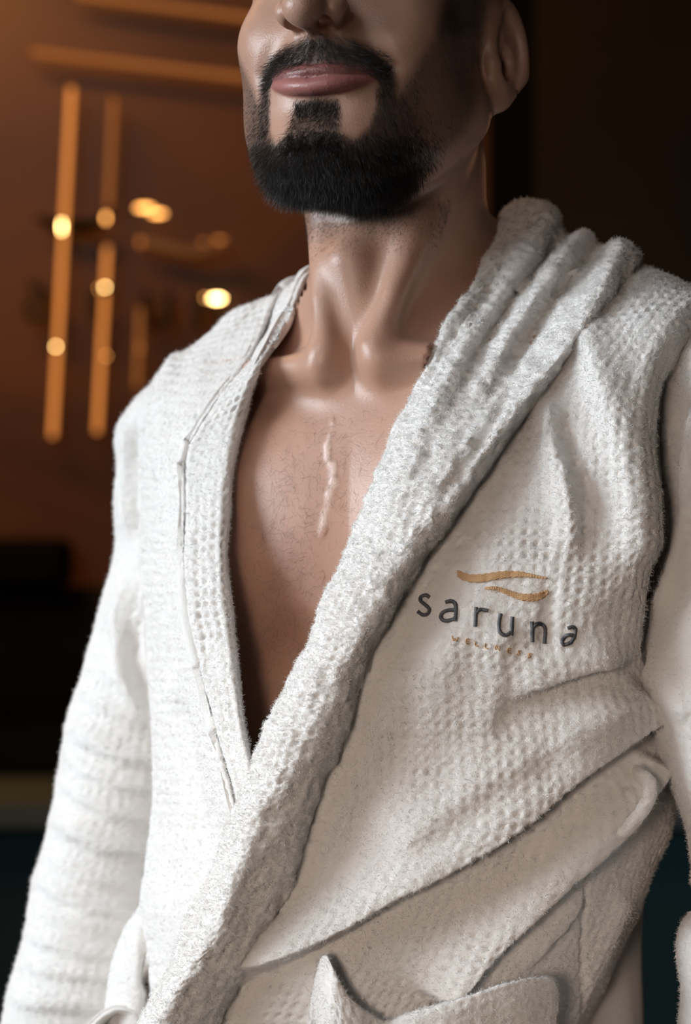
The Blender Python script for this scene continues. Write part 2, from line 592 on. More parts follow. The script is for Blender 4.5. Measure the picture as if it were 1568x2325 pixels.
V1, F1 = surface_nets(body_sdf, (-0.29, -0.18, 1.10), (0.42, 0.22, 1.86), 0.0035)
V1 = project(body_sdf, V1)
hx = to_head(V1)
fc = V1[F1].mean(1)
bpx, bpy_, bd = proj(fc)
mask = (fc[:, 2] > 1.20) & (bpx > 480) & (bpx < 1260) & (bpy_ > -60) & (bd < 1.56)
nV1 = len(V1)
V1, q1, plain1, polys1 = subdivide(V1, F1, mask)
V1[nV1:] = project(body_sdf, V1[nV1:])
# once more round the mouth, the nose and the ear, where the forms are smallest
fh = to_head(V1[q1].mean(1))
m2 = (((np.abs(fh[:, 0]) < 4.2) & (fh[:, 1] > 5.5) & (fh[:, 2] < 0.5) & (fh[:, 2] > -7.8)) | ((np.abs(fh[:, 0]) > 5.8) & (np.abs(fh[:, 1] + 1) < 3.2) & (np.abs(fh[:, 2] + 0.6) < 4))) & (fh[:, 2] > -9)
_x, _y, _d = proj(V1[q1].mean(1))
m2 &= (_x > 500) & (_x < 1240) & (_y > -40) & (_d < 1.54)
nV1 = len(V1)
V1, q2, q1, polys2 = subdivide(V1, q1, m2)
V1[nV1:] = project(body_sdf, V1[nV1:], 3)
q1 = np.vstack([q2, q1]); polys1 = polys1 + polys2
V2, F2 = surface_nets(body_sdf, (-0.36, -0.30, 0.0), (0.46, 0.26, 1.11), 0.006)
faces_body = [np.vstack([q1, plain1])]
by = {}
for p_ in polys1: by.setdefault(len(p_), []).append(p_)
faces_body += [np.array(v) for v in by.values()]
faces_body.append(F2 + len(V1))
VB = np.vstack([V1, V2])


# ---- skin colour: lips, stubble, scar, warmer ears, plus shade painted on chest and sideburns
def mirrored_px(V):
    h = to_head(V); h2 = h.copy(); h2[:, 0] = np.abs(h2[:, 0])
    x, y, _ = proj(from_head(h2))
    return h, x, y


hq, mx_, my_ = mirrored_px(VB)
tq = to_torso(VB)
bx, by2, bdd = proj(VB)
colr = np.tile(np.array([0.47, 0.275, 0.20]), (len(VB), 1))
nz = vnoise(VB, 60, 3) * 0.5 + vnoise(VB, 150, 4) * 0.5
colr *= (1 + 0.08 * nz)[:, None]
ishead = (VB[:, 2] > 1.5)


def blend(c, w):
    global colr
    colr = colr * (1 - w[:, None]) + np.array(c) * w[:, None]


BEARD = [(690, 86), (740, 84), (800, 96), (860, 122), (893, 160), (905, 215), (925, 190), (950, 140), (985, 90), (1010, -20), (1020, -90), (1100, -90), (1090, 130), (1085, 230),
         (1050, 300), (1010, 345), (975, 385), (930, 425), (860, 470), (780, 500), (690, 500)]
BEARD_HOLE = [(690, 150), (770, 140), (835, 155), (858, 185), (855, 240), (840, 285), (805, 315), (775, 302), (770, 280), (772, 250), (764, 226), (690, 224)]
front = (hq[:, 1] > -1.5) & ishead & (hq[:, 2] < 3)
wb = poly_soft(mx_, my_, BEARD, 18) * (1 - poly_soft(mx_, my_, BEARD_HOLE, 12)) * front
under = ishead & (hq[:, 1] > -1) & (my_ > 470) & (my_ < 560)
blend((0.045, 0.032, 0.026), 0.80 * wb * np.maximum(0.68 + 0.32 * sstep(1000, 900, mx_), sstep(150, 60, my_) * sstep(960, 1000, mx_)))  # beard tone, with the cheek's shadow painted in towards the sideburn
blend((0.20, 0.125, 0.09), 0.55 * sstep(560, 480, my_) * sstep(440, 480, my_) * front)
lipd = np.full(len(VB), 9.0)
hm_ = front
s_ = np.stack([np.abs(hq[:, 0]), hq[:, 1], hq[:, 2]], -1)
xs = [0, 0.9, 1.8, 2.6, MOUTH_HW]
l1 = chain(s_, [mouth_pt(x, -0.1, 0.36 - 0.06 * x) for x in xs], [0.50, 0.52, 0.42, 0.27, 0.05])
l2 = chain(s_, [mouth_pt(x, -0.1, -0.50 + 0.13 * x) for x in xs], [0.72, 0.70, 0.56, 0.32, 0.05])
lw = sstep(0.16, -0.04, np.minimum(l1, l2)) * hm_
blend((0.36, 0.145, 0.13), lw)
blend((0.22, 0.085, 0.075), 0.8 * sstep(0.16, -0.04, l1) * (l1 < l2) * hm_)
scar = np.array([(757, 958), (748, 985), (741, 1015), (745, 1040), (758, 1065), (756, 1100), (745, 1140), (738, 1170), (733, 1215)])
sd, _, sp = poly_dist(bx, by2, scar)
chest = (~ishead) & (tq[:, 1] > 4)
sdn = sd + 5.0 * vnoise(VB, 260, 17) + 3.5 * vnoise(VB, 90, 18)
blend((0.74, 0.57, 0.50), 0.8 * sstep(9.5, 3, sdn) * sstep(0.0, 0.12, sp) * sstep(1.0, 0.85, sp) * chest)
blend((0.27, 0.125, 0.08), 0.55 * poly_soft(bx, by2, [(600, 1280), (720, 1200), (740, 1400), (650, 1520), (570, 1500)], 60) * chest)  # dark chest hair and the shade under it, both in the albedo
hair_head = sstep(2.0, 4.5, hq[:, 2] - 0.35 * hq[:, 1] + 1.0) * ishead * (np.abs(hq[:, 0]) < 7.6)
blend((0.03, 0.02, 0.016), 0.85 * hair_head * (hq[:, 1] < 6))
# raised scar tissue
nrm_s, _ = sdf_grad(body_sdf, VB[chest])
bump = 0.0009 * np.exp(-(np.maximum(sdn[chest], 0) / 6.0) ** 2) * (1 + 0.7 * vnoise(VB[chest], 330, 9)) * (sd[chest] < 30)
VB[chest] += nrm_s * bump[:, None]

person = empty('person', (T0[0], T0[1], 0.0))
tag(person, 'bearded man in a white waffle bathrobe open over a scarred bare chest', 'person')
PORG = np.array(person.location)
body = mesh_obj('body', VB - PORG, faces_body, M_SKIN, person, True, np.clip(colr, 0, 1))


# ------------------------------------------------------------------ hair strands as thin three-sided tapering tubes
def strands(name, roots, dirs, length, radius, curl, segs, mat, parent, gravity=0.0, seed=1, sides=3, kind='stuff'):
    r = np.random.default_rng(seed)
    n = len(roots)
    pts = [roots]
    d = dirs / np.linalg.norm(dirs, axis=1, keepdims=True)
    ax = r.normal(size=(n, 3)); ax /= np.linalg.norm(ax, axis=1, keepdims=True)
    st = (length / segs)[:, None]
    cur = roots
    ang = (curl * r.normal(1, 0.4, n) / segs)[:, None]
    for k in range(segs):
        d = d + np.cross(ax, d) * ang + np.array([0, 0, -gravity / segs])
        d /= np.linalg.norm(d, axis=1, keepdims=True)
        cur = cur + d * st
        pts.append(cur)
    pts = np.stack(pts, 1)
    tg = np.gradient(pts, axis=1)
    a = np.cross(tg, ax[:, None, :] + 0.01); a /= np.linalg.norm(a, axis=2, keepdims=True) + 1e-12
    b = np.cross(tg, a); b /= np.linalg.norm(b, axis=2, keepdims=True) + 1e-12
    tt = np.linspace(0, 1, segs + 1)
    rr = np.asarray(radius).reshape(-1, 1) * (1 - 0.75 * tt ** 2)[None, :]
    th = np.arange(sides) * 2 * np.pi / sides
    if sides == 2:
        ring = np.stack([pts - a * rr[..., None], pts + a * rr[..., None]], 2)
    else:
        ring = pts[:, :, None] + rr[:, :, None, None] * (np.cos(th)[None, None, :, None] * a[:, :, None] + np.sin(th)[None, None, :, None] * b[:, :, None])
    V = ring.reshape(-1, 3)
    base = (np.arange(n) * (segs + 1) * sides)[:, None, None]
    i, j = np.meshgrid(np.arange(segs), np.arange(sides if sides > 2 else 1), indexing='ij')
    j2 = (j + 1) % sides
    q = np.stack([i * sides + j, i * sides + j2, (i + 1) * sides + j2, (i + 1) * sides + j], -1).reshape(1, -1, 4)
    F = (base + q).reshape(-1, 4)
    org = np.array(parent.matrix_world.translation) if parent is not None else 0
    o = mesh_obj(name, V - org, F, mat, parent, True)
    if kind: o['kind'] = kind
    return o


def tri_areas(V, Q):
    a = np.linalg.norm(np.cross(V[Q[:, 1]] - V[Q[:, 0]], V[Q[:, 2]] - V[Q[:, 0]]), axis=1)
    b = np.linalg.norm(np.cross(V[Q[:, 3]] - V[Q[:, 0]], V[Q[:, 2]] - V[Q[:, 0]]), axis=1)
    return (a + b) / 2


def scatter(V, Q, w, n, r):
    """n random points on quads Q with weight w per quad"""
    ar = tri_areas(V, Q) * w
    k = r.choice(len(Q), n, p=ar / ar.sum())
    u, v = r.random(n), r.random(n)
    q = V[Q[k]]
    p = (q[:, 0] * ((1 - u) * (1 - v))[:, None] + q[:, 1] * (u * (1 - v))[:, None] + q[:, 2] * (u * v)[:, None] + q[:, 3] * ((1 - u) * v)[:, None])
    nn = np.cross(q[:, 2] - q[:, 0], q[:, 3] - q[:, 1]); nn /= np.linalg.norm(nn, axis=1, keepdims=True) + 1e-12
    return p, nn, k


Qh = faces_body[0]
wq = wb[Qh].mean(1)
selq = wq > 0.02
Qb = Qh[selq]; wqb = wq[selq]
NB_HAIR = 30000
# dense on chin and moustache, thin towards the cheeks
qc = VB[Qb].mean(1); qh, qx, qy = mirrored_px(qc)
dens = wqb * (1 + 1.5 * ((np.abs(qh[:, 0]) < 1.6) & (qy > 215) & (qy < 330))) * (0.10 + 0.90 * sstep(985, 860, qx - 0.35 * (qy - 200)))
pts, nn, kk = scatter(VB, Qb, dens, NB_HAIR, rng)
ph, phx, phy = mirrored_px(pts)
tache = (phy < 190) & (np.abs(ph[:, 0]) < 3.6)
side = np.sign(ph[:, 0])
down = -HU
out = HL[None, :] * side[:, None]
dirs = np.where(tache[:, None], nn * 0.35 + down * 0.75 + out * (0.25 + 0.35 * np.minimum(np.abs(ph[:, 0:1]), 3)) * 1.0, nn * 0.45 + down * 0.9 - HF * 0.15)
dirs = dirs + rng.normal(size=dirs.shape) * 0.22
chinw = sstep(-7.0, -9.5, ph[:, 2])
ln = np.where(tache, 0.0085, 0.006 + 0.006 * chinw) * rng.uniform(0.6, 1.2, len(pts)) * (0.55 + 0.45 * sstep(980, 880, phx)) * (1 - 0.35 * sstep(3.0, 4.5, -ph[:, 0]))
strands('beard', pts - nn * 0.0005, dirs, ln, np.full(len(pts), 0.000085) * rng.uniform(0.7, 1.2, len(pts)), 0.7, 4, M_BEARD, person, 0.15, 3)
# fine stubble on the upper neck
ws = (sstep(600, 490, my_) * sstep(430, 470, my_) * front + 0.0)[Qh].mean(1)
wch = (poly_soft(bx, by2, [(640, 1010), (720, 960), (850, 960), (830, 1080), (740, 1350), (640, 1560), (560, 1500), (580, 1250)], 60) * chest)[Qh].mean(1)
q_ = Qh[ws > 0.05]
pts, nn, kk = scatter(VB, q_, ws[ws > 0.05], 2500, rng)
strands('neck_stubble', pts, nn * 0.4 + down * 0.8 + rng.normal(size=pts.shape) * 0.3, rng.uniform(0.0012, 0.003, len(pts)), np.full(len(pts), 0.00006), 0.4, 2, M_BEARD, person, 0, 5)
q_ = Qh[wch > 0.05]
pts, nn, kk = scatter(VB, q_, wch[wch > 0.05], 750, rng)
tan = rng.normal(size=pts.shape); tan -= (tan * nn).sum(1, keepdims=True) * nn
strands('chest_hair', pts, nn * 0.25 + tan * 0.5 - np.array([0, 0, 0.4]), rng.uniform(0.004, 0.012, len(pts)), np.full(len(pts), 0.00005), 2.2, 6, M_CHESTHAIR, person, 0, 6)
# ------------------------------------------------------------------ the room
def marble(name, c0, c1, rough):
    m, nt, b = new_mat(name)
    tc = nt.nodes.new('ShaderNodeTexCoord')
    n = nt.nodes.new('ShaderNodeTexNoise'); n.inputs['Scale'].default_value = 1.6; n.inputs['Detail'].default_value = 8
    n.inputs['Distortion'].default_value = 1.4
    r = nt.nodes.new('ShaderNodeValToRGB')
    r.color_ramp.elements[0].position = 0.38; r.color_ramp.elements[0].color = (*c0, 1)
    r.color_ramp.elements[1].position = 0.62; r.color_ramp.elements[1].color = (*c1, 1)
    nt.links.new(tc.outputs['Object'], n.inputs['Vector']); nt.links.new(n.outputs['Fac'], r.inputs[0])
    nt.links.new(r.outputs[0], b.inputs['Base Color'])
    b.inputs['Roughness'].default_value = rough
    return m


M_MARBLE = marble('brown_marble', (0.06, 0.021, 0.004), (0.12, 0.048, 0.010), 0.4)
M_DARKWALL = simple('dark_wall_paint', (0.018, 0.014, 0.009), 0.7, spec=0.2, noise=(3, 0.25))
M_PLASTER = simple('plaster', (0.10, 0.085, 0.07), 0.8)
M_FLOORM = simple('floor_stone', (0.08, 0.07, 0.06), 0.5, noise=(5, 0.3))
M_BLACK = simple('black_trim', (0.0015, 0.0015, 0.0015), 0.8, spec=0.1)
M_COUNTER = simple('dark_teal_cabinet', (0.018, 0.045, 0.055), 0.55, spec=0.2)
M_COUNTERTOP = simple('grey_counter_top', (0.07, 0.10, 0.11), 0.5)
M_SPLASH = simple('dark_brown_panel', (0.035, 0.022, 0.010), 0.7, spec=0.2, noise=(4, 0.4))
M_WINDOW = simple('window_frame_paint', (0.6, 0.6, 0.58), 0.5)
BACK_Y = 2.3
XL, XR, YF, ZC = -2.3, 2.4, -3.3, 2.8


def struct(name, a, b, mat):
    o = MB().box(a, b).build(name, mat)
    o['kind'] = 'structure'
    return o


struct('floor', (XL - 0.1, YF - 0.1, -0.1), (XR + 0.1, BACK_Y + 0.1, 0), M_FLOORM)
struct('ceiling', (XL - 0.1, YF - 0.1, ZC), (XR + 0.1, BACK_Y + 0.1, ZC + 0.1), M_PLASTER)
struct('wall_back', (XL - 0.1, BACK_Y, 0), (XR + 0.1, BACK_Y + 0.1, ZC), M_MARBLE)
struct('wall_right', (XR, YF, 0), (XR + 0.1, BACK_Y, ZC), M_PLASTER)
wf = MB()
wf.box((XL, YF - 0.1, 0), (-1.8, YF, ZC)); wf.box((-0.4, YF - 0.1, 0), (XR, YF, ZC))
wf.box((-1.8, YF - 0.1, 0), (-0.4, YF, 0.9)); wf.box((-1.8, YF - 0.1, 2.3), (-0.4, YF, ZC))
o = wf.build('wall_front', M_PLASTER); o['kind'] = 'structure'
wl = MB()
wl.box((XL - 0.1, YF, 0), (XL, -2.2, ZC)); wl.box((XL - 0.1, 0.3, 0), (XL, BACK_Y, ZC))
wl.box((XL - 0.1, -2.2, 0), (XL, 0.3, 0.95)); wl.box((XL - 0.1, -2.2, 2.55), (XL, 0.3, ZC))
o = wl.build('wall_left', M_PLASTER); o['kind'] = 'structure'
w = MB()
for z in (0.95, 1.72, 2.5): w.box((XL - 0.08, -2.2, z), (XL - 0.03, 0.3, z + 0.05))
for y in (-2.2, -0.97, 0.25): w.box((XL - 0.08, y, 0.95), (XL - 0.03, y + 0.05, 2.55))
o = w.build('window_1', M_WINDOW); o['kind'] = 'structure'
w = MB()
for z in (0.9, 2.25): w.box((-1.8, YF - 0.08, z), (-0.4, YF - 0.03, z + 0.05))
for x in (-1.8, -1.125, -0.45): w.box((x, YF - 0.08, 0.9), (x + 0.05, YF - 0.03, 2.3))
o = w.build('added_window', M_WINDOW); o['kind'] = 'structure'  # unseen window, added and placed to go with the front fill


def bp(px, py, d):
    return P(px, py, d)


D_B = BACK_Y - CAM_Y - 0.02
# dark panelling right of the marble, a black reveal between the two
x0 = P(1108, 0, D_B)[0]; x1 = P(1212, 0, D_B)[0]
struct('wall_panel', (x1, BACK_Y - 0.06, 0), (XR, BACK_Y, ZC), M_DARKWALL)['kind'] = 'structure'
struct('trim_1', (x0, BACK_Y - 0.03, 0), (x1, BACK_Y, ZC), M_BLACK)

# counter along the back wall, with a dark splash panel behind it
zt = P(0, 1828, 3.35)[2]
ctr = empty('counter', (-0.3, CAM_Y + 3.6, 0))
MB().box((XL + 0.3, CAM_Y + 3.38, 0.08), (XR - 0.4, BACK_Y - 0.065, zt - 0.03)).build('cabinet_body', M_COUNTER, ctr)
MB().box((XL + 0.3, CAM_Y + 3.35, zt - 0.03), (XR - 0.4, BACK_Y - 0.065, zt)).build('counter_top', M_COUNTERTOP, ctr)
MB().box((XL + 0.3, CAM_Y + 3.44, 0), (XR - 0.4, BACK_Y - 0.065, 0.08)).build('plinth', M_BLACK, ctr)
tag(ctr, 'dark teal counter with a thin grey top along the back wall behind the man', 'counter')
zs0 = P(0, 1330, D_B)[2]
sp = MB().box((XL + 0.3, BACK_Y - 0.05, zt), (x0 - 0.005, BACK_Y - 0.001, zs0)).build('splash_panel', M_SPLASH)
tag(sp, 'dark brown horizontal panel on the back wall above the counter', 'panel')
lg = MB().box((XL + 0.3, BACK_Y - 0.16, P(0, 1590, 3.64)[2]), (x0 - 0.01, BACK_Y - 0.051, P(0, 1500, 3.64)[2])).build('wall_shelf', M_BLACK)
tag(lg, 'black shelf on the brown panel above the teal counter', 'shelf')
a = P(-160, 1375, 3.62); b = P(150, 1222, 3.62)
bx_ = MB().box((a[0], BACK_Y - 0.16, zs0), (b[0], BACK_Y - 0.052, b[2]))
o = bx_.build('storage_box', M_BLACK)
md = o.modifiers.new('bevel', 'BEVEL'); md.width = 0.02; md.segments = 4
tag(o, 'black box standing on the dark panel ledge left of the sleeve', 'box')

# reflections in the glossy wall, built as glowing tubes and spots -------------------------------------------------------------
E_REFL = emit('amber_reflection', (1.0, 0.33, 0.07), 1.05)
E_REFL2 = emit('dim_amber_reflection', (1.0, 0.34, 0.08), 0.30)
E_SPOT = emit('warm_reflection', (1.0, 0.62, 0.22), 26)
E_SPOT2 = emit('dim_warm_reflection', (1.0, 0.42, 0.10), 7)
M_BRASS = simple('aged_brass', (0.42, 0.2, 0.06), 0.3, 1.0)
M_SIGN = simple('dark_bronze_sign', (0.006, 0.004, 0.003), 0.6)


def bar(name, p, q, d, w, mat, label, group, cat='reflection strip'):  # glowing tube stands in for a reflection in the marble
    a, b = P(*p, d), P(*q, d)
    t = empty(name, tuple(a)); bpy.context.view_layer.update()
    MB().tube([a, b], w, 10).build('reflection_tube', mat, t, True)
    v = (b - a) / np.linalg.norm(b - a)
    MB().tube([a + (0, 0.006, 0), b + (0, 0.006, 0)], w * 0.9, 6).build('backing_rail', M_BLACK, t)
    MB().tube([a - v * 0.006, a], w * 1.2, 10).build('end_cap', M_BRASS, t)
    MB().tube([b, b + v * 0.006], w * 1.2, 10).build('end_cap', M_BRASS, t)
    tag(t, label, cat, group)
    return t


DL = D_B - 0.03
bar('reflection_strip', (162, 200), (119, 992), DL, 0.0042, E_REFL, 'leftmost and longest vertical amber reflection strip in the brown wall', 'vertical reflection strips')
bar('reflection_strip', (243, 560), (220, 982), DL, 0.0040, E_REFL, 'second vertical amber reflection strip, next to the longest one', 'vertical reflection strips')
bar('reflection_strip', (258, 225), (246, 470), DL, 0.0040, E_REFL2, 'very dim upright reflection strip in the upper left, above the second bright strip', 'vertical reflection strips')
bar('reflection_strip', (318, 700), (310, 880), DL, 0.0036, E_REFL2, 'short dim upright reflection strip nearest the shoulder', 'vertical reflection strips')
bar('reflection_strip', (70, 118), (640, 186), DL, 0.0045, E_REFL2, 'long dim sloping reflection strip behind the face at mouth height', 'sloping reflection strips')
bar('reflection_strip', (170, -12), (640, 50), DL, 0.0045, E_REFL2, 'dim sloping reflection strip at the top edge of the photo behind the cheek', 'sloping reflection strips')


def reflection_spot(px, py, w, h, mat, label, group='small wall reflections', d=DL - 0.02):
    """a reflection in the wall, built as a glowing ellipsoid in an added cup"""
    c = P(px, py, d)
    t = empty('wall_reflection', tuple(c)); bpy.context.view_layer.update()
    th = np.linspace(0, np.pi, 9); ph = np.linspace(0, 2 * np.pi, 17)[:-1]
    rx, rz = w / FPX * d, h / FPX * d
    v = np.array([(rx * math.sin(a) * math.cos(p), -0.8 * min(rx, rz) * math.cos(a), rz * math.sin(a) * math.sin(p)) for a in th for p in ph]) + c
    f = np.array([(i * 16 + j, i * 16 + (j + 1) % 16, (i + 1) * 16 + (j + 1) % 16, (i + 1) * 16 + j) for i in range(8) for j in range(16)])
    m = MB(); m.add(v, f); m.build('lens', mat, t, True)  # glowing ellipsoid in place of the reflection
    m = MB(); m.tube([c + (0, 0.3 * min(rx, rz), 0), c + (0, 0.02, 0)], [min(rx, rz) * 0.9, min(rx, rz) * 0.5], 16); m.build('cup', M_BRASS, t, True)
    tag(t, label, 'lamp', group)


reflection_spot(140, 515, 2.5, 14, E_SPOT, 'upright oval reflection glowing on the leftmost strip at the dark swoosh')
reflection_spot(127, 787, 3.0, 3.0, E_SPOT, 'round reflection glowing low on the leftmost strip')
reflection_spot(240, 495, 4.0, 9, E_SPOT2, 'oval reflection glowing just right of the black swoosh')
reflection_spot(238, 652, 3.5, 3.0, E_SPOT, 'bright round reflection halfway up the second strip')
reflection_spot(225, 655, 2.5, 2.5, E_SPOT2, 'faint round reflection overlapping the left side of the bright one on the second strip')
reflection_spot(241, 808, 2.5, 2.5, E_SPOT2, 'dull orange round reflection low on the second strip')
reflection_spot(238, 562, 2.5, 2.5, E_REFL2, 'faint round reflection at the upper end of the second strip')
reflection_spot(328, 472, 20, 5, E_SPOT2, 'wide flat glowing reflection under the dim ceiling reflections, right of the black swoosh')
reflection_spot(358, 485, 17, 4.5, E_SPOT2, 'flat glowing reflection joined to the right end of the wide one')
reflection_spot(318, 550, 3, 10, E_REFL, 'dim upright oval reflection at the left tip of the bronze swoosh')
reflection_spot(462, 551, 6, 3, E_REFL, 'dim round reflection near the right tip of the bronze swoosh')
reflection_spot(498, 545, 12, 4, E_REFL, 'dim oval reflection at the right tip of the bronze swoosh')
reflection_spot(492, 678, 15, 5, E_SPOT, 'wide bright reflection just above the shoulder collar')
reflection_spot(466, 676, 3, 3, E_SPOT2, 'faint round reflection at the left of the wide bright one above the collar')
reflection_spot(318, 790, 2.0, 10, E_REFL, 'narrow orange reflection on the short strip nearest the shoulder')


def prism(poly, d, thick, name, mat, parent=None):
    """a flat outline with real thickness standing on the wall"""
    pts = P([p[0] for p in poly], [p[1] for p in poly], d)
    n = len(pts)
    c = pts.mean(0)
    v = np.vstack([pts, pts + (0, thick, 0)])
    m = MB(); i = np.arange(n); j = (i + 1) % n
    m.add(v, np.stack([i, j, j + n, i + n], -1))
    import mathutils.geometry as mg
    tri = mg.tessellate_polygon([[Vector((p[0], p[2], 0)) for p in pts]])
    tri = np.array(tri)
    m.add(v[:n], tri); m.add(v[n:], tri[:, ::-1])
    return m.build(name, mat, parent)


def swoosh(pts, ws):
    """outline of a band with varying width round a centre line"""
    from_x = np.array(pts, float); k = len(from_x)
    t = np.linspace(0, 1, 25)
    cx = np.interp(t, np.linspace(0, 1, k), from_x[:, 0]); cy = catm(from_x[:, 1:2], t)[:, 0]; w = catm(np.array(ws, float)[:, None], t)[:, 0]
    return [(x, y - a) for x, y, a in zip(cx, cy, w)] + [(x, y + a) for x, y, a in zip(cx[::-1], cy[::-1], w[::-1])]


def catm(ctrl, t):
    """Catmull-Rom through control rows, t in 0..1"""
    ctrl = np.asarray(ctrl, float); n = len(ctrl)
    x = np.clip(np.asarray(t, float), 0, 1) * (n - 1)
    i = np.minimum(x.astype(int), n - 2); f = (x - i).reshape(-1, *([1] * (ctrl.ndim - 1)))
    ext = np.concatenate([2 * ctrl[:1] - ctrl[1:2], ctrl, 2 * ctrl[-1:] - ctrl[-2:-1]])
    p0, p1, p2, p3 = ext[i], ext[i + 1], ext[i + 2], ext[i + 3]
    return 0.5 * (2 * p1 + (p2 - p0) * f + (2 * p0 - 5 * p1 + 4 * p2 - p3) * f ** 2 + (3 * p1 - p0 - 3 * p2 + p3) * f ** 3)


sign = empty('wall_sign', tuple(P(280, 640, DL))); bpy.context.view_layer.update()
tag(sign, 'wall sign of dark letters and two swooshes on the brown marble, out of focus', 'sign')
prism(swoosh([(82, 494), (130, 510), (190, 512), (235, 500)], [5, 14, 13, 6]), DL, 0.015, 'sign_swoosh', M_BLACK, sign)
prism(swoosh([(310, 545), (370, 558), (440, 572), (520, 556)], [6, 9, 9, 4]), DL, 0.015, 'sign_swoosh', simple('bronze_swoosh', (0.4, 0.19, 0.07), 0.35, 1.0), sign)


def letter(ch, px, py, h, d, parent, mat, name, thick=0.004):
    """strokes of a lower-case letter as a tube line in the plane of the wall"""
    S = {'a': [[(0.15, 0.12), (0.5, 0.0), (0.85, 0.2), (0.85, 1.0)], [(0.85, 0.5), (0.5, 0.42), (0.12, 0.6), (0.15, 0.9), (0.5, 1.0), (0.85, 0.85)]],
         'r': [[(0.2, 0), (0.2, 1)], [(0.2, 0.35), (0.45, 0.03), (0.8, 0.03)]],
         'u': [[(0.1, 0), (0.12, 0.7), (0.4, 1.0), (0.75, 0.9), (0.9, 0.6)], [(0.9, 0), (0.9, 1.0)]],
         'n': [[(0.1, 0), (0.1, 1)], [(0.1, 0.35), (0.4, 0.02), (0.75, 0.1), (0.9, 0.4), (0.9, 1.0)]]}[ch]
    m = MB()
    for st in S:
        m.tube(P([px + x * h * 0.8 for x, y in st], [py + y * h for x, y in st], d), h * 0.13 / FPX * d, 8)
    return m.build(name, mat, parent, True)


for ch, x, y in (('a', 52, 645), ('r', 200, 655), ('u', 325, 665), ('n', 440, 675), ('a', 560, 690)):
    letter(ch, x, y, 78, DL, sign, M_SIGN, 'sign_letter')
# ------------------------------------------------------------------ the bathrobe
M_THREAD_GREY = simple('grey_embroidery_thread', (0.085, 0.09, 0.10), 0.4)
M_THREAD_GOLD = simple('gold_embroidery_thread', (0.55, 0.34, 0.17), 0.35)
FUZZ = []


def catm2(C, tv, tu):
    A = catm(C, tv)                       # (nv, nc, 3)
    return catm(A.transpose(1, 0, 2), tu).transpose(1, 0, 2)


def resample(t_of, n):
    return np.linspace(0, 1, n)


def arc_params(C, axis, n):
    """parameter values giving roughly even spacing along an axis of the control grid"""
    t = np.linspace(0, 1, 400)
    if axis == 0: S = catm(C[:, C.shape[1] // 2], t)
    else: S = catm(C[C.shape[0] // 2], t)
    L = np.concatenate([[0], np.cumsum(np.linalg.norm(np.diff(S, axis=0), axis=1))])
    return np.interp(np.linspace(0, L[-1], n), L, t), L[-1]


def ridge(px, py, pts, amp, wa, wb, taper=0.12):
    """height of a fold along a line: width wa on its left-hand/upper side, wb on the other"""
    d, s, t = poly_dist(px, py, pts)
    w = np.where(s < 0, wa, wb)
    e = sstep(0, taper, t) * sstep(1, 1 - taper, t) if taper else 1
    return amp * np.exp(-(d / w) ** 2) * e


def waffle(S, T, cs, ct, amp, p):
    S = S + 0.0011 * vnoise(p, 90, 11); T = T + 0.0013 * vnoise(p, 90, 12)
    a = np.sin(np.pi * S / cs) ** 2; b = np.sin(np.pi * T / ct) ** 2
    dim = 1.25 * (a * b ** 0.8) ** 1.9 * (0.45 + 0.55 * sstep(-0.35, 0.25, vnoise(p, 28, 14)))
    return -amp * dim * (0.75 + 0.5 * vnoise(p, 45, 13))


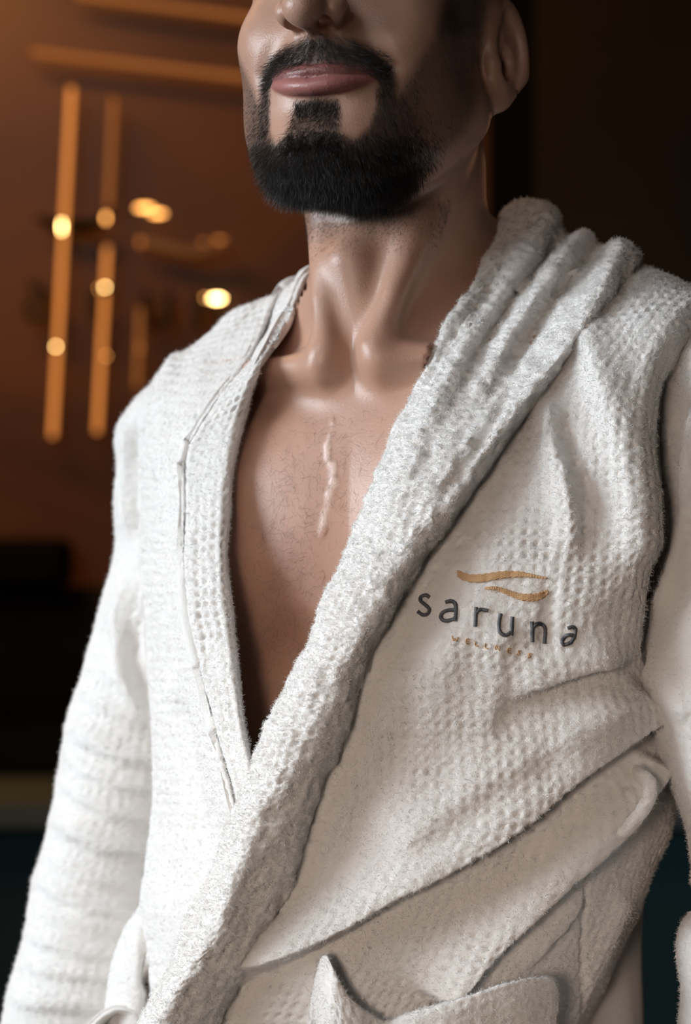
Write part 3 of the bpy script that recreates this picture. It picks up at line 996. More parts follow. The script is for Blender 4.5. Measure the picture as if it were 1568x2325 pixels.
def cloth(name, C, folds=(), cell=(0.0065, 0.0068), wamp=0.0014, thick=0.004, res=0.0010, parent=None, mat=None, closed=False,
          pile=0.0004, fuzz=1.0, extra=None, outward=None, wshift=None, wmask=None):
    """a sheet of waffle terry lofted through a grid of 3-D control points; folds and weave are real relief; closed back and rims"""
    C = np.asarray(C, float)
    tv, Lv = arc_params(C, 0, 50); tu, Lu = arc_params(C, 1, 50)
    nv, nu = int(Lv / res) + 2, int(Lu / res) + 2
    tv, _ = arc_params(C, 0, nv); tu, _ = arc_params(C, 1, nu)
    B = catm2(C, tv, tu)
    du = np.gradient(B, axis=1); dv = np.gradient(B, axis=0)
    N = np.cross(du, dv)
    N /= np.linalg.norm(N, axis=2, keepdims=True) + 1e-12
    toc = np.array([0, CAM_Y, CAM_Z]) - B
    if outward is not None:
        s = np.sign(((B - outward(B)) * N).sum(-1).mean())
    else:
        s = np.sign((toc * N).sum(-1)[nv // 4:3 * nv // 4, nu // 4:3 * nu // 4].mean())
    N = N * s
    c0 = nu // 2; r0 = nv // 2
    S = np.cumsum(np.linalg.norm(du, axis=2), axis=1); S = S - S[:, c0:c0 + 1]
    T = np.cumsum(np.linalg.norm(dv, axis=2), axis=0); T = (T - T[r0:r0 + 1])[:, c0:c0 + 1] + 0 * S
    if wshift is not None: S, T = wshift(S, T, B)
    px, py, _ = proj(B)
    H = np.zeros((nv, nu))
    for f in folds: H = H + f(px, py)
    if extra is not None: H = H + extra(B, S, T, px, py)
    B1 = B + N * H[..., None]
    du = np.gradient(B1, axis=1); dv = np.gradient(B1, axis=0)
    N1 = np.cross(du, dv) * s; N1 /= np.linalg.norm(N1, axis=2, keepdims=True) + 1e-12
    wa = wamp * (1 if wmask is None else wmask(px, py))
    W = waffle(S, T, cell[0], cell[1], wa, B) + pile * vnoise(B, 420, 21) + 0.6 * pile * vnoise(B, 800, 22)
    V = B1 + N1 * W[..., None]
    Bk = B1 - N1 * thick
    n = nv * nu
    i, j = np.meshgrid(np.arange(nv - 1), np.arange(nu - 1), indexing='ij')
    q = np.stack([i * nu + j, i * nu + j + 1, (i + 1) * nu + j + 1, (i + 1) * nu + j], -1).reshape(-1, 4)
    if s < 0: q = q[:, ::-1]
    # coarse back sheet would not share the rim, so the back uses every vertex of the rim and the same grid
    Q = [q, q[:, ::-1] + n]
    ring = np.concatenate([np.arange(nu), np.arange(1, nv) * nu + nu - 1, (nv - 1) * nu + np.arange(nu - 2, -1, -1), np.arange(nv - 2, 0, -1) * nu])
    F, K = V.reshape(-1, 3)[ring], Bk.reshape(-1, 3)[ring]
    inn = np.concatenate([nu + np.arange(nu), np.arange(1, nv) * nu + nu - 2, (nv - 2) * nu + np.arange(nu - 2, -1, -1), np.arange(nv - 2, 0, -1) * nu + 1])
    outw = B1.reshape(-1, 3)[ring] - B1.reshape(-1, 3)[inn]
    outw /= np.linalg.norm(outw, axis=1, keepdims=True) + 1e-12
    mids = [F * (1 - a) + K * a + outw * (thick * 0.5 * math.sin(math.pi * a)) for a in (0.2, 0.5, 0.8)]
    m = len(ring); r2 = np.roll(np.arange(m), -1)
    layers = [ring] + [2 * n + k * m + np.arange(m) for k in range(3)] + [ring + n]
    rims = []
    for a, b in zip(layers[:-1], layers[1:]):
        rims.append(np.stack([a, b, b[r2], a[r2]], -1))
    rim = np.vstack(rims)
    if s < 0: rim = rim[:, ::-1]
    allv = np.vstack([V.reshape(-1, 3), Bk.reshape(-1, 3)] + mids)
    o = mesh_obj(name, allv - PORG, [np.vstack(Q + [rim[:, ::-1]])], mat or M_TERRY, parent, True)
    if parent is robe_anchor: pass
    if fuzz: FUZZ.append((name, V, q, fuzz))
    o['_front'] = 0; del o['_front']
    return o, V, N1


robe_anchor = None


def rows_to_C(rows):
    R = np.array(rows, float)
    return P(R[..., 0], R[..., 1], R[..., 2])


# ---- left front (image right), carries the embroidery ------------------------------
L_rows = [
    [(1330, 700, 1.56), (1400, 680, 1.55), (1460, 670, 1.54), (1520, 690, 1.53), (1568, 710, 1.52), (1640, 750, 1.51), (1700, 800, 1.50)],
    [(1380, 640, 1.475), (1420, 612, 1.47), (1462, 602, 1.465), (1520, 625, 1.457), (1568, 650, 1.452), (1630, 692, 1.447), (1690, 765, 1.455)],
    [(1300, 740, 1.430), (1360, 722, 1.422), (1410, 708, 1.418), (1460, 698, 1.414), (1510, 695, 1.412), (1560, 705, 1.412), (1600, 745, 1.425)],
    [(1220, 860, 1.412), (1290, 845, 1.404), (1340, 835, 1.399), (1390, 828, 1.394), (1440, 822, 1.390), (1480, 826, 1.388), (1508, 850, 1.398)],
    [(1100, 1010, 1.405), (1190, 1000, 1.397), (1260, 1000, 1.389), (1320, 1000, 1.383), (1380, 1000, 1.378), (1440, 1000, 1.376), (1477, 1005, 1.385)],
    [(980, 1160, 1.396), (1070, 1150, 1.388), (1170, 1150, 1.379), (1260, 1150, 1.373), (1350, 1150, 1.370), (1440, 1150, 1.368), (1480, 1155, 1.378)],
    [(900, 1310, 1.389), (960, 1300, 1.382), (1080, 1300, 1.372), (1190, 1300, 1.366), (1310, 1300, 1.363), (1430, 1300, 1.365), (1472, 1310, 1.377)],
    [(820, 1450, 1.386), (880, 1440, 1.379), (1000, 1440, 1.369), (1120, 1440, 1.362), (1260, 1440, 1.363), (1400, 1445, 1.374), (1446, 1470, 1.388)],
    [(780, 1570, 1.384), (830, 1560, 1.377), (960, 1560, 1.368), (1090, 1560, 1.364), (1240, 1560, 1.371), (1380, 1560, 1.387), (1500, 1570, 1.430)],
    [(730, 1700, 1.383), (790, 1700, 1.376), (920, 1700, 1.368), (1060, 1700, 1.367), (1220, 1700, 1.376), (1370, 1700, 1.392), (1532, 1720, 1.450)],
    [(680, 1850, 1.382), (730, 1850, 1.375), (870, 1850, 1.368), (1020, 1850, 1.368), (1190, 1850, 1.377), (1360, 1850, 1.396), (1527, 1850, 1.450)],
    [(630, 1980, 1.382), (690, 1980, 1.375), (830, 1980, 1.368), (980, 1980, 1.368), (1140, 1980, 1.377), (1310, 1980, 1.396), (1472, 1980, 1.450)],
    [(580, 2100, 1.382), (640, 2100, 1.375), (780, 2100, 1.368), (930, 2100, 1.368), (1090, 2100, 1.377), (1260, 2100, 1.396), (1424, 2105, 1.450)],
    [(520, 2230, 1.382), (590, 2230, 1.375), (720, 2230, 1.368), (870, 2230, 1.368), (1030, 2230, 1.377), (1200, 2230, 1.396), (1362, 2230, 1.450)],
    [(470, 2340, 1.382), (540, 2340, 1.375), (680, 2340, 1.368), (830, 2340, 1.368), (980, 2340, 1.377), (1150, 2340, 1.396), (1306, 2340, 1.450)],
    [(420, 2520, 1.382), (490, 2520, 1.375), (630, 2520, 1.368), (780, 2520, 1.368), (930, 2520, 1.377), (1100, 2520, 1.396), (1250, 2520, 1.450)],
]
L2 = []
for k, r in enumerate(L_rows):
    x, y, d = r[-1]
    if k <= 2: ext = [(x + 10, y + 30, d + 0.03), (x - 20, y + 60, d + 0.05)]
    elif k <= 7: ext = [(x - 2, y, d + 0.010), (x - 25, y + 4, d + 0.022)]
    else: ext = [(x - 8, y, d + 0.045), (x - 70, y, d + 0.12)]
    r = list(r)
    if k > 2: r[0] = (r[0][0], r[0][1], r[0][2] + 0.010)
    L2.append(r + ext)
LC = rows_to_C(L2)


def F(pts, amp, wa, wb, taper=0.12):
    return lambda px, py: ridge(px, py, pts, amp, wa, wb, taper)


L_folds = [
    F([(500, 2250), (610, 2192), (700, 2148), (800, 2095), (900, 2030), (1000, 1975), (1100, 1910), (1200, 1835), (1300, 1748), (1400, 1665), (1490, 1595)], 0.019, 90, 8, 0.03),
    F([(1000, 2290), (1030, 2240), (1100, 2154), (1181, 2072), (1270, 1977), (1358, 1888), (1406, 1834), (1490, 1725)], 0.019, 62, 8, 0.04),
    F([(860, 1950), (980, 1850), (1079, 1770), (1250, 1668), (1454, 1545)], 0.0075, 62, 38, 0.15),
    F([(1140, 1590), (1200, 1560), (1270, 1528), (1340, 1500), (1400, 1484), (1450, 1470)], 0.010, 55, 13, 0.3),
    F([(1180, 2215), (1215, 2160), (1276, 2093), (1330, 2010)], 0.005, 35, 9, 0.25),
    F([(1328, 1915), (1322, 2050), (1312, 2200), (1300, 2330)], -0.0022, 6, 4, 0.1),
    F([(1425, 2020), (1380, 2120), (1320, 2240), (1270, 2340)], 0.005, 26, 26, 0.1),
    F([(1246, 872), (1252, 930), (1266, 1010), (1288, 1110), (1300, 1200), (1290, 1290)], 0.0085, 22, 42, 0.22),
    F([(1300, 700), (1345, 800), (1400, 960), (1440, 1120), (1455, 1300)], 0.008, 52, 40, 0.12),
    F([(1262, 930), (1300, 1040), (1350, 1140), (1400, 1210)], -0.004, 22, 22, 0.2),
    F([(1100, 1180), (1200, 1260), (1300, 1330), (1440, 1380)], 0.003, 60, 60, 0.3),
    F([(1180, 1190), (1120, 1290), (1050, 1420), (980, 1560), (900, 1720)], 0.003, 45, 60, 0.2),
    F([(1160, 1400), (1130, 1480), (1120, 1600), (1080, 1700)], 0.003, 26, 40, 0.2),
    F([(960, 1540), (900, 1700), (800, 1900), (740, 2000)], -0.004, 40, 40, 0.2),
    F([(1240, 1290), (1248, 1380), (1230, 1500)], -0.003, 22, 22, 0.3),
]


def L_extra(B, S, T, px, py):
    h = 0.0022 * vnoise(B, 22, 31) + 0.0012 * vnoise(B, 55, 32)
    return h


# object that carries the robe: the left front; every other piece of the robe is its child
robe, LV, LN = cloth('robe', LC, L_folds, parent=person, extra=L_extra, wamp=0.0016, fuzz=1.0, wmask=lambda px, py: 0.35 + 0.65 * sstep(0.0, 1.0, 1 - np.exp(-((px - 1130) / 200) ** 2 - ((py - 1370) / 110) ** 2)))
robe['label'] = 'white waffle terry bathrobe, left front with embroidery'
robe_anchor = robe
bpy.context.view_layer.update()
LPX, LPY, LD = proj(LV)


def on_left(px, py, lift=0.0):
    """point on the left front under a pixel, lifted along its normal"""
    px = np.atleast_1d(np.asarray(px, float)); py = np.atleast_1d(np.asarray(py, float))
    out = []
    for x, y in zip(px, py):
        dd = (LPX - x) ** 2 + (LPY - y) ** 2 + np.where(LD > 1.47, 1e6, 0)
        k = np.argpartition(dd.ravel(), 6)[:6]
        w = 1 / (dd.ravel()[k] + 1)
        d = (LD.ravel()[k] * w).sum() / w.sum()
        n = (LN.reshape(-1, 3)[k]).mean(0); n /= np.linalg.norm(n)
        out.append(P(x, y, d) + n * lift)
    return np.array(out)


# ---- left lapel: broad rolled shawl band with three pleats at the neck ---------------
LL_rows = [
    [(1175, 625, 1.60), (1160, 610, 1.59), (1190, 600, 1.585), (1250, 620, 1.58), (1300, 640, 1.575), (1340, 640, 1.56), (1370, 650, 1.55), (1430, 680, 1.53), (1430, 700, 1.53)],
    [(1165, 510, 1.545), (1140, 482, 1.53), (1185, 452, 1.52), (1252, 470, 1.508), (1294, 532, 1.512), (1335, 527, 1.488), (1368, 562, 1.490), (1415, 546, 1.462), (1452, 585, 1.475)],
    [(1140, 570, 1.515), (1116, 560, 1.480), (1170, 528, 1.480), (1222, 540, 1.470), (1250, 580, 1.487), (1292, 560, 1.456), (1326, 600, 1.468), (1400, 580, 1.438), (1444, 612, 1.455)],
    [(1095, 670, 1.490), (1064, 662, 1.453), (1112, 650, 1.455), (1152, 650, 1.450), (1176, 672, 1.462), (1228, 650, 1.438), (1268, 680, 1.448), (1368, 650, 1.420), (1398, 672, 1.440)],
    [(1030, 762, 1.475), (1002, 758, 1.436), (1042, 758, 1.436), (1076, 764, 1.431), (1104, 776, 1.436), (1152, 768, 1.421), (1204, 782, 1.428), (1308, 756, 1.404), (1343, 742, 1.428)],
    [(960, 902, 1.450), (928, 898, 1.420), (968, 892, 1.410), (1008, 890, 1.404), (1050, 888, 1.403), (1100, 880, 1.397), (1152, 880, 1.399), (1222, 872, 1.390), (1256, 866, 1.416)],
    [(910, 1004, 1.435), (880, 1000, 1.415), (920, 995, 1.396), (962, 990, 1.388), (1005, 985, 1.384), (1052, 980, 1.379), (1100, 975, 1.378), (1152, 969, 1.379), (1188, 964, 1.404)],
    [(862, 1122, 1.422), (832, 1118, 1.402), (870, 1112, 1.384), (905, 1108, 1.375), (945, 1100, 1.370), (985, 1095, 1.366), (1025, 1090, 1.365), (1068, 1085, 1.370), (1098, 1080, 1.395)],
    [(818, 1238, 1.412), (790, 1234, 1.392), (825, 1232, 1.374), (860, 1228, 1.365), (895, 1222, 1.360), (930, 1216, 1.356), (962, 1210, 1.357), (995, 1204, 1.364), (1016, 1198, 1.388)],
    [(764, 1352, 1.404), (738, 1348, 1.382), (768, 1346, 1.366), (800, 1343, 1.357), (832, 1340, 1.352), (862, 1338, 1.350), (888, 1340, 1.353), (905, 1342, 1.364), (913, 1343, 1.386)],
    [(728, 1452, 1.400), (702, 1450, 1.378), (728, 1450, 1.362), (756, 1450, 1.354), (784, 1450, 1.350), (810, 1450, 1.349), (834, 1450, 1.354), (852, 1450, 1.366), (858, 1450, 1.386)],
    [(668, 1582, 1.396), (642, 1580, 1.374), (672, 1580, 1.358), (700, 1580, 1.351), (728, 1582, 1.348), (756, 1584, 1.348), (784, 1585, 1.354), (806, 1586, 1.366), (813, 1586, 1.386)],
    [(612, 1702, 1.392), (584, 1700, 1.370), (616, 1700, 1.354), (646, 1700, 1.347), (678, 1700, 1.345), (710, 1700, 1.347), (744, 1700, 1.354), (770, 1700, 1.367), (778, 1700, 1.388)],
    [(568, 1832, 1.390), (538, 1830, 1.368), (566, 1830, 1.353), (594, 1830, 1.346), (630, 1828, 1.346), (664, 1828, 1.350), (696, 1828, 1.357), (718, 1828, 1.369), (726, 1828, 1.388)],
    [(530, 1942, 1.390), (494, 1940, 1.369), (524, 1938, 1.353), (556, 1936, 1.345), (592, 1938, 1.348), (626, 1940, 1.353), (656, 1940, 1.359), (678, 1940, 1.370), (686, 1940, 1.388)],
    [(490, 2034, 1.392), (452, 2032, 1.370), (486, 2030, 1.353), (522, 2028, 1.344), (556, 2034, 1.348), (588, 2038, 1.353), (616, 2040, 1.359), (638, 2040, 1.370), (646, 2040, 1.388)],
    [(440, 2144, 1.394), (398, 2142, 1.372), (440, 2140, 1.353), (480, 2138, 1.344), (512, 2140, 1.348), (542, 2142, 1.353), (570, 2142, 1.359), (590, 2142, 1.370), (598, 2142, 1.388)],
    [(390, 2262, 1.396), (346, 2260, 1.374), (372, 2254, 1.354), (402, 2248, 1.345), (440, 2250, 1.349), (474, 2252, 1.354), (508, 2252, 1.360), (532, 2252, 1.371), (540, 2252, 1.388)],
    [(330, 2372, 1.40), (286, 2368, 1.378), (316, 2362, 1.357), (350, 2356, 1.348), (390, 2358, 1.350), (424, 2360, 1.355), (456, 2360, 1.361), (480, 2360, 1.372), (488, 2360, 1.389)],
    [(270, 2522, 1.40), (230, 2518, 1.382), (260, 2512, 1.361), (290, 2506, 1.352), (330, 2508, 1.354), (360, 2510, 1.359), (396, 2510, 1.365), (420, 2510, 1.376), (428, 2510, 1.392)],
]
LL_C = rows_to_C([[r[0]] + r[1:] + [(r[-1][0] - 24, r[-1][1] + 4, r[-1][2] + 0.012)] for r in LL_rows])
LL_folds = [
    F([(1100, 700), (1060, 780), (1010, 880), (960, 1000), (900, 1150)], 0.004, 18, 40, 0.2),
    F([(1330, 640), (1290, 700), (1230, 790), (1150, 880)], 0.003, 30, 30, 0.25),
    F([(1240, 700), (1180, 790), (1120, 870), (1060, 960), (1020, 1040)], -0.004, 20, 24, 0.25),
    F([(1175, 870), (1110, 970), (1040, 1080), (960, 1180)], -0.003, 18, 18, 0.25),
]
cloth('lapel', LL_C, LL_folds, cell=(0.0072, 0.0056), wamp=0.0019, parent=robe, res=0.0009, pile=0.0006, fuzz=1.8,
      extra=lambda B, S, T, px, py: 0.0022 * vnoise(B, 30, 41) + 0.0012 * vnoise(B, 80, 42) + 0.0013 * vnoise(B, 190, 45), thick=0.005,
      wmask=lambda px, py: 0.55 + 0.45 * sstep(60, 0, poly_dist(px, py, [(1150, 480), (1110, 640), (990, 820), (900, 1020), (820, 1220), (740, 1400), (640, 1640), (560, 1850), (480, 2100)])[0] - 70))

# ---- right lapel and right front (image left) ---------------------------------------
# S = seam side, E = chest edge
RS = [(700, 640, 1.60), (640, 660, 1.556), (606, 728, 1.534), (574, 806, 1.503), (500, 904, 1.480), (446, 986, 1.474), (421, 1040, 1.472), (421, 1150, 1.459), (418, 1280, 1.446),
      (430, 1400, 1.436), (455, 1510, 1.426), (490, 1650, 1.412), (530, 1800, 1.397), (570, 1950, 1.390), (600, 2080, 1.388)]
RE = [(745, 640, 1.59), (706, 614, 1.548), (672, 690, 1.523), (636, 752, 1.496), (592, 830, 1.463), (562, 930, 1.468), (541, 1015, 1.462), (527, 1110, 1.453), (519, 1260, 1.438),
      (529, 1390, 1.428), (541, 1500, 1.419), (558, 1640, 1.407), (588, 1790, 1.394), (630, 1940, 1.388), (660, 2070, 1.386)]
rr = []
for (sx, sy, sd_), (ex, ey, ed) in zip(RS, RE):
    L = lambda t, h: (sx + (ex - sx) * t, sy + (ey - sy) * t, sd_ + (ed - sd_) * t - h)
    rr.append([L(0.04, -0.010), L(0.0, 0.000), L(0.05, 0.006), L(0.3, 0.008), L(0.55, 0.011), L(0.8, 0.012), L(0.95, 0.007), L(1.0, -0.003), L(0.93, -0.016), L(0.75, -0.022)])
cloth('lapel', rows_to_C(rr), [F([(655, 690), (600, 760), (560, 810)], -0.004, 16, 16, 0.3)], cell=(0.0066, 0.0068), wamp=0.0026, parent=robe, res=0.0010, fuzz=0.8,
      extra=lambda B, S, T, px, py: 0.0012 * vnoise(B, 40, 43), thick=0.004)

RB = [(640, 720, 1.63), (548, 702, 1.578), (470, 762, 1.580), (374, 832, 1.585), (338, 890, 1.588), (330, 965, 1.588), (327, 1040, 1.585), (324, 1150, 1.575), (322, 1280, 1.565),
      (326, 1400, 1.555), (335, 1510, 1.545), (346, 1650, 1.535), (350, 1800, 1.530), (332, 1950, 1.525), (318, 2060, 1.520), (334, 2160, 1.515), (345, 2280, 1.510), (350, 2400, 1.505), (352, 2540, 1.50)]
RS2 = RS + [(610, 2160, 1.388), (580, 2280, 1.388), (560, 2400, 1.388), (540, 2540, 1.388)]
rr = []
for k, ((bx0, by0, bd0), (sx, sy, sd_)) in enumerate(zip(RB, RS2)):
    L = lambda t, h: (bx0 + (sx - bx0) * t, by0 + (sy - by0) * t, bd0 + (sd_ - bd0) * t - h)
    if k < 5: w = [(bx0 + 90, by0 + 60, bd0 + 0.08), (bx0 + 12, by0 + 14, bd0 + 0.025)]
    else: w = [(bx0 + 90, by0, bd0 + 0.05), (bx0 + 14, by0, bd0 + 0.012)]
    b = 0.012 if k > 3 else 0.008
    rr.append(w + [(bx0, by0, bd0), L(0.10, b * 1.1), L(0.35, b * 1.5), L(0.65, b * 0.7), L(0.90, 0.004), L(0.965, 0.003), L(0.995, -0.006), L(1.08, -0.02)])
cloth('front_panel', rows_to_C(rr), [
    F([(455, 700), (400, 800), (345, 960), (338, 1300)], 0.003, 14, 14, 0.2),
    F([(470, 790), (455, 860), (430, 960), (405, 1000)], 0.002, 20, 20, 0.2),
    F([(370, 860), (370, 1000), (365, 1200), (370, 1400)], 0.003, 16, 16, 0.2),
    F([(400, 1560), (420, 1700), (445, 1850), (465, 1950)], -0.006, 18, 24, 0.2),
    F([(380, 1500), (375, 1700), (380, 1850)], 0.003, 20, 20, 0.3),
    F([(480, 1650), (500, 1800), (510, 1900)], 0.004, 18, 18, 0.3)],
    cell=(0.0066, 0.0068), wamp=0.0022, parent=robe, res=0.0010, fuzz=0.6, extra=lambda B, S, T, px, py: 0.0018 * vnoise(B, 28, 44), thick=0.004)


# ---- sleeves -------------------------------------------------------------------------
def tube_rows(rows, depth_r, n=16, start=0.0):
    """rows of (left px, py, half width px, depth of the axis) -> closed ring grid, seam at the back"""
    out = []
    for (lx, y, w, d), dr in zip(rows, depth_r):
        cx = lx + w
        r = []
        for k in range(n + 1):
            a = math.pi / 2 + 2 * math.pi * k / n          # starts at the back
            r.append(P(cx + w * math.cos(a), y, d) + np.array([0, dr * math.sin(a), 0]))
        out.append(r)
    return np.array(out)


def centre_of(rows):
    ys = [r[1] for r in rows]
    def f(B):
        px, py, d = proj(B)
        cx = np.interp(py, ys, [r[0] + r[2] for r in rows]); dd = np.interp(py, ys, [r[3] for r in rows])
        return P(cx, py, dd)
    return f


SR = [(425, 850, 8, 1.600), (372, 858, 60, 1.600), (328, 886, 105, 1.600), (290, 932, 130, 1.603), (270, 975, 140, 1.605), (262, 1060, 145, 1.61), (260, 1150, 145, 1.61), (262, 1235, 145, 1.61), (246, 1310, 147, 1.61),
      (206, 1450, 150, 1.61), (165, 1600, 155, 1.61), (150, 1660, 155, 1.61), (128, 1780, 158, 1.61), (100, 1900, 160, 1.61), (74, 2010, 162, 1.61), (60, 2100, 165, 1.605), (33, 2200, 168, 1.60),
      (8, 2290, 170, 1.60), (-10, 2400, 172, 1.59), (-30, 2560, 175, 1.58)]
srf = []
for y0, y1, a, wa, wb in ((1560, 1640, .005, 30, 14), (1640, 1730, .007, 26, 12), (1712, 1790, .005, 20, 14), (1760, 1860, .006, 26, 12), (1850, 1935, .008, 30, 12), (1925, 2010, .005, 20, 14),
                          (1985, 2075, .007, 24, 12), (2060, 2110, .004, 20, 14), (2120, 2170, .007, 26, 12), (2190, 2215, .006, 26, 12), (2275, 2280, .007, 26, 14), (1480, 1570, .003, 30, 20)):
    xl = np.interp((y0 + y1) / 2, [r[1] for r in SR], [r[0] for r in SR])
    srf.append(F([(xl - 5, y0 - 10), (xl + 60, y0 + (y1 - y0) * 0.45), (xl + 130, y0 + (y1 - y0) * 0.85), (xl + 300, y1 + 4)], a * 0.75, wa * 1.1, wb * 1.5, 0.3))
srf += [F([(290, 1300), (265, 1420), (280, 1540), (330, 1640)], 0.006, 22, 20, 0.2), F([(300, 1400), (300, 1500), (340, 1600)], -0.005, 18, 18, 0.3),
        F([(310, 930), (300, 1060), (305, 1250)], -0.005, 12, 12, 0.2), F([(285, 940), (275, 1100), (285, 1250)], 0.003, 12, 12, 0.2)]
cloth('sleeve', tube_rows(SR, [0.008, 0.03, 0.045, 0.05, 0.05] + [0.052] * 15), srf, cell=(0.0066, 0.0068), wamp=0.0007, parent=robe, res=0.0013, fuzz=0.35,
      extra=lambda B, S, T, px, py: 0.0022 * vnoise(B * np.array([0.5, 0.5, 1.5]), 30, 51), thick=0.004, outward=centre_of(SR))
SL = [(1660, 742, 10, 1.430), (1590, 752, 75, 1.432), (1530, 790, 125, 1.435), (1500, 850, 145, 1.437), (1484, 930, 160, 1.438), (1478, 1050, 165, 1.437), (1476, 1200, 168, 1.435), (1456, 1370, 172, 1.432),
      (1438, 1465, 172, 1.430), (1446, 1560, 168, 1.428), (1478, 1655, 160, 1.425), (1515, 1765, 150, 1.42), (1552, 1870, 140, 1.42), (1566, 1950, 138, 1.42), (1566, 2030, 140, 1.42), (1550, 2090, 146, 1.415),
      (1536, 2150, 150, 1.41), (1546, 2260, 150, 1.41), (1540, 2340, 150, 1.41), (1530, 2560, 158, 1.40)]
cloth('sleeve', tube_rows(SL, [0.01, 0.035, 0.048, 0.052, 0.055] + [0.056] * 15),
      [F([(1560, 860), (1540, 980), (1520, 1100), (1500, 1250), (1470, 1400)], -0.007, 20, 24, 0.15),
       F([(1568, 900), (1556, 1040), (1560, 1150), (1530, 1300), (1470, 1430)], 0.006, 24, 20, 0.15),
       F([(1445, 1500), (1500, 1560), (1568, 1640)], 0.003, 24, 24, 0.2),
       F([(1560, 2040), (1580, 2080), (1640, 2090)], -0.008, 20, 20, 0.0)],
      cell=(0.0066, 0.0068), wamp=0.0012, parent=robe, res=0.0011, fuzz=0.6, extra=lambda B, S, T, px, py: 0.0022 * vnoise(B, 30, 52), thick=0.004, outward=centre_of(SL))

# ---- back of the robe with the hood folded down behind the neck ----------------------
bk = []
for y, xl, xr in ((610, 760, 1180), (650, 640, 1330), (720, 520, 1480), (850, 420, 1560), (1000, 400, 1560), (1300, 400, 1520), (1600, 400, 1500), (1850, 390, 1440), (2100, 360, 1422), (2330, 330, 1425), (2560, 320, 1425)):
    top = sstep(900, 610, y); low = sstep(1850, 2100, y)
    mid = 900 < y < 1750
    bk.append([(xl + 60, y + 30, 1.60), (xl + 15, y + 25, 1.615), (xl + (xr - xl) * 0.2, y, 1.65 - 0.03 * top), (xl + (xr - xl) * 0.45, y, 1.685 - 0.04 * top), (xl + (xr - xl) * 0.7, y, 1.66 - 0.02 * top), (xr - 20, y, 1.61 - 0.05 * low), (xr, y, 1.56 - 0.05 * low), (1484 if mid else xr - 40 - 110 * low, y, 1.43 if mid else 1.54 - 0.075 * low)])
cloth('back_panel', rows_to_C(bk), cell=(0.0066, 0.0068), parent=robe, res=0.003, wamp=0.0, pile=0, fuzz=0, extra=lambda B, S, T, px, py: 0.004 * vnoise(B, 14, 61))
hd = []
for t in np.linspace(0, 1, 7):
    x = 1180 - 420 * t; bulge = math.sin(math.pi * t)
    hd.append([(x, 590 + 20 * bulge, 1.56 + 0.03 * bulge), (x, 545 + 20 * bulge, 1.58 + 0.03 * bulge), (x, 560 + 10 * bulge, 1.63 + 0.05 * bulge), (x, 680, 1.66 + 0.07 * bulge), (x, 850 + 60 * bulge, 1.66 + 0.08 * bulge), (x, 860 + 60 * bulge, 1.645 + 0.06 * bulge)])
cloth('hood', rows_to_C(hd), cell=(0.0066, 0.0068), parent=robe, res=0.002, wamp=0.001, fuzz=0, extra=lambda B, S, T, px, py: 0.005 * vnoise(B, 20, 62))

# ---- side skirt seen below the right elbow, cuff roll of the pocket mouth ---------------
ss = []
for y, x in ((2010, 345), (2060, 316), (2100, 288), (2160, 262), (2220, 247), (2285, 240), (2380, 225), (2520, 210)):
    ss.append([(x + 60, y, 1.60), (x + 6, y, 1.552), (x, y, 1.535), (x + 14, y + 2, 1.520), (x + 50, y + 4, 1.508), (x + 85, y + 6, 1.508), (x + 105, y + 8, 1.530), (x + 150, y + 8, 1.54)])
cloth('side_panel', rows_to_C(ss), [F([(330, 2070), (325, 2150), (335, 2260)], -0.005, 10, 10, 0.2)], parent=robe, wamp=0.0006, fuzz=0.4, res=0.0014)
cf = []
for t in np.linspace(0, 1, 9):
    x, y = catm(np.array([(190, 2345), (222, 2306), (265, 2284), (310, 2292), (352, 2316), (372, 2350)]), [t])[0]
    n = np.array([x - 290, y - 2360]); n = n / np.linalg.norm(n) * 1.0
    cf.append([(x - n[0] * 26, y - n[1] * 26, 1.535), (x - n[0] * 22, y - n[1] * 22, 1.518), (x - n[0] * 10, y - n[1] * 10, 1.505), (x, y, 1.512), (x + n[0] * 2, y + n[1] * 2, 1.53), (x - n[0] * 8, y - n[1] * 8, 1.56)])
cloth('pocket_edge', rows_to_C(cf), parent=robe, wamp=0.0004, fuzz=0.4, res=0.0014)

sk = [(335 - k * 14, 2430 + k * 330, 510 + k * 14, 1.495) for k in range(7)]
cloth('skirt', tube_rows(sk, [0.115, 0.13, 0.14, 0.145, 0.15, 0.15, 0.15]), [], parent=robe, wamp=0, pile=0, fuzz=0, res=0.005,
      extra=lambda B, S, T, px, py: 0.008 * vnoise(B * np.array([1, 1, 0.12]), 22, 71), outward=centre_of(sk))

# ---- front pocket, belt loop, loose thread ----------------------------------------------
edge = [(668, 2420, 1.375), (700, 2330, 1.368), (712, 2240, 1.362), (724, 2180, 1.358), (742, 2170, 1.352), (760, 2205, 1.348), (782, 2252, 1.348), (812, 2288, 1.350), (848, 2312, 1.354), (880, 2322, 1.356),
        (930, 2303, 1.352), (1010, 2279, 1.350), (1090, 2251, 1.352), (1160, 2227, 1.357), (1205, 2217, 1.363), (1248, 2222, 1.374), (1262, 2250, 1.382)]
pk = []
for k, (x, y, d) in enumerate(edge):
    pk.append([(x, y + 26, d + 0.010), (x, y + 4, d + 0.005), (x, y, d), (x, y + 10, d - 0.003), (x - 3, y + 60, d - 0.003), (x - 8, y + 150, d), (x - 14, y + 320, d + 0.004)])
cloth('pocket', rows_to_C(pk), [], parent=robe, wamp=0.0007, fuzz=0.9, res=0.0011, extra=lambda B, S, T, px, py: 0.002 * vnoise(B, 40, 63), thick=0.003)


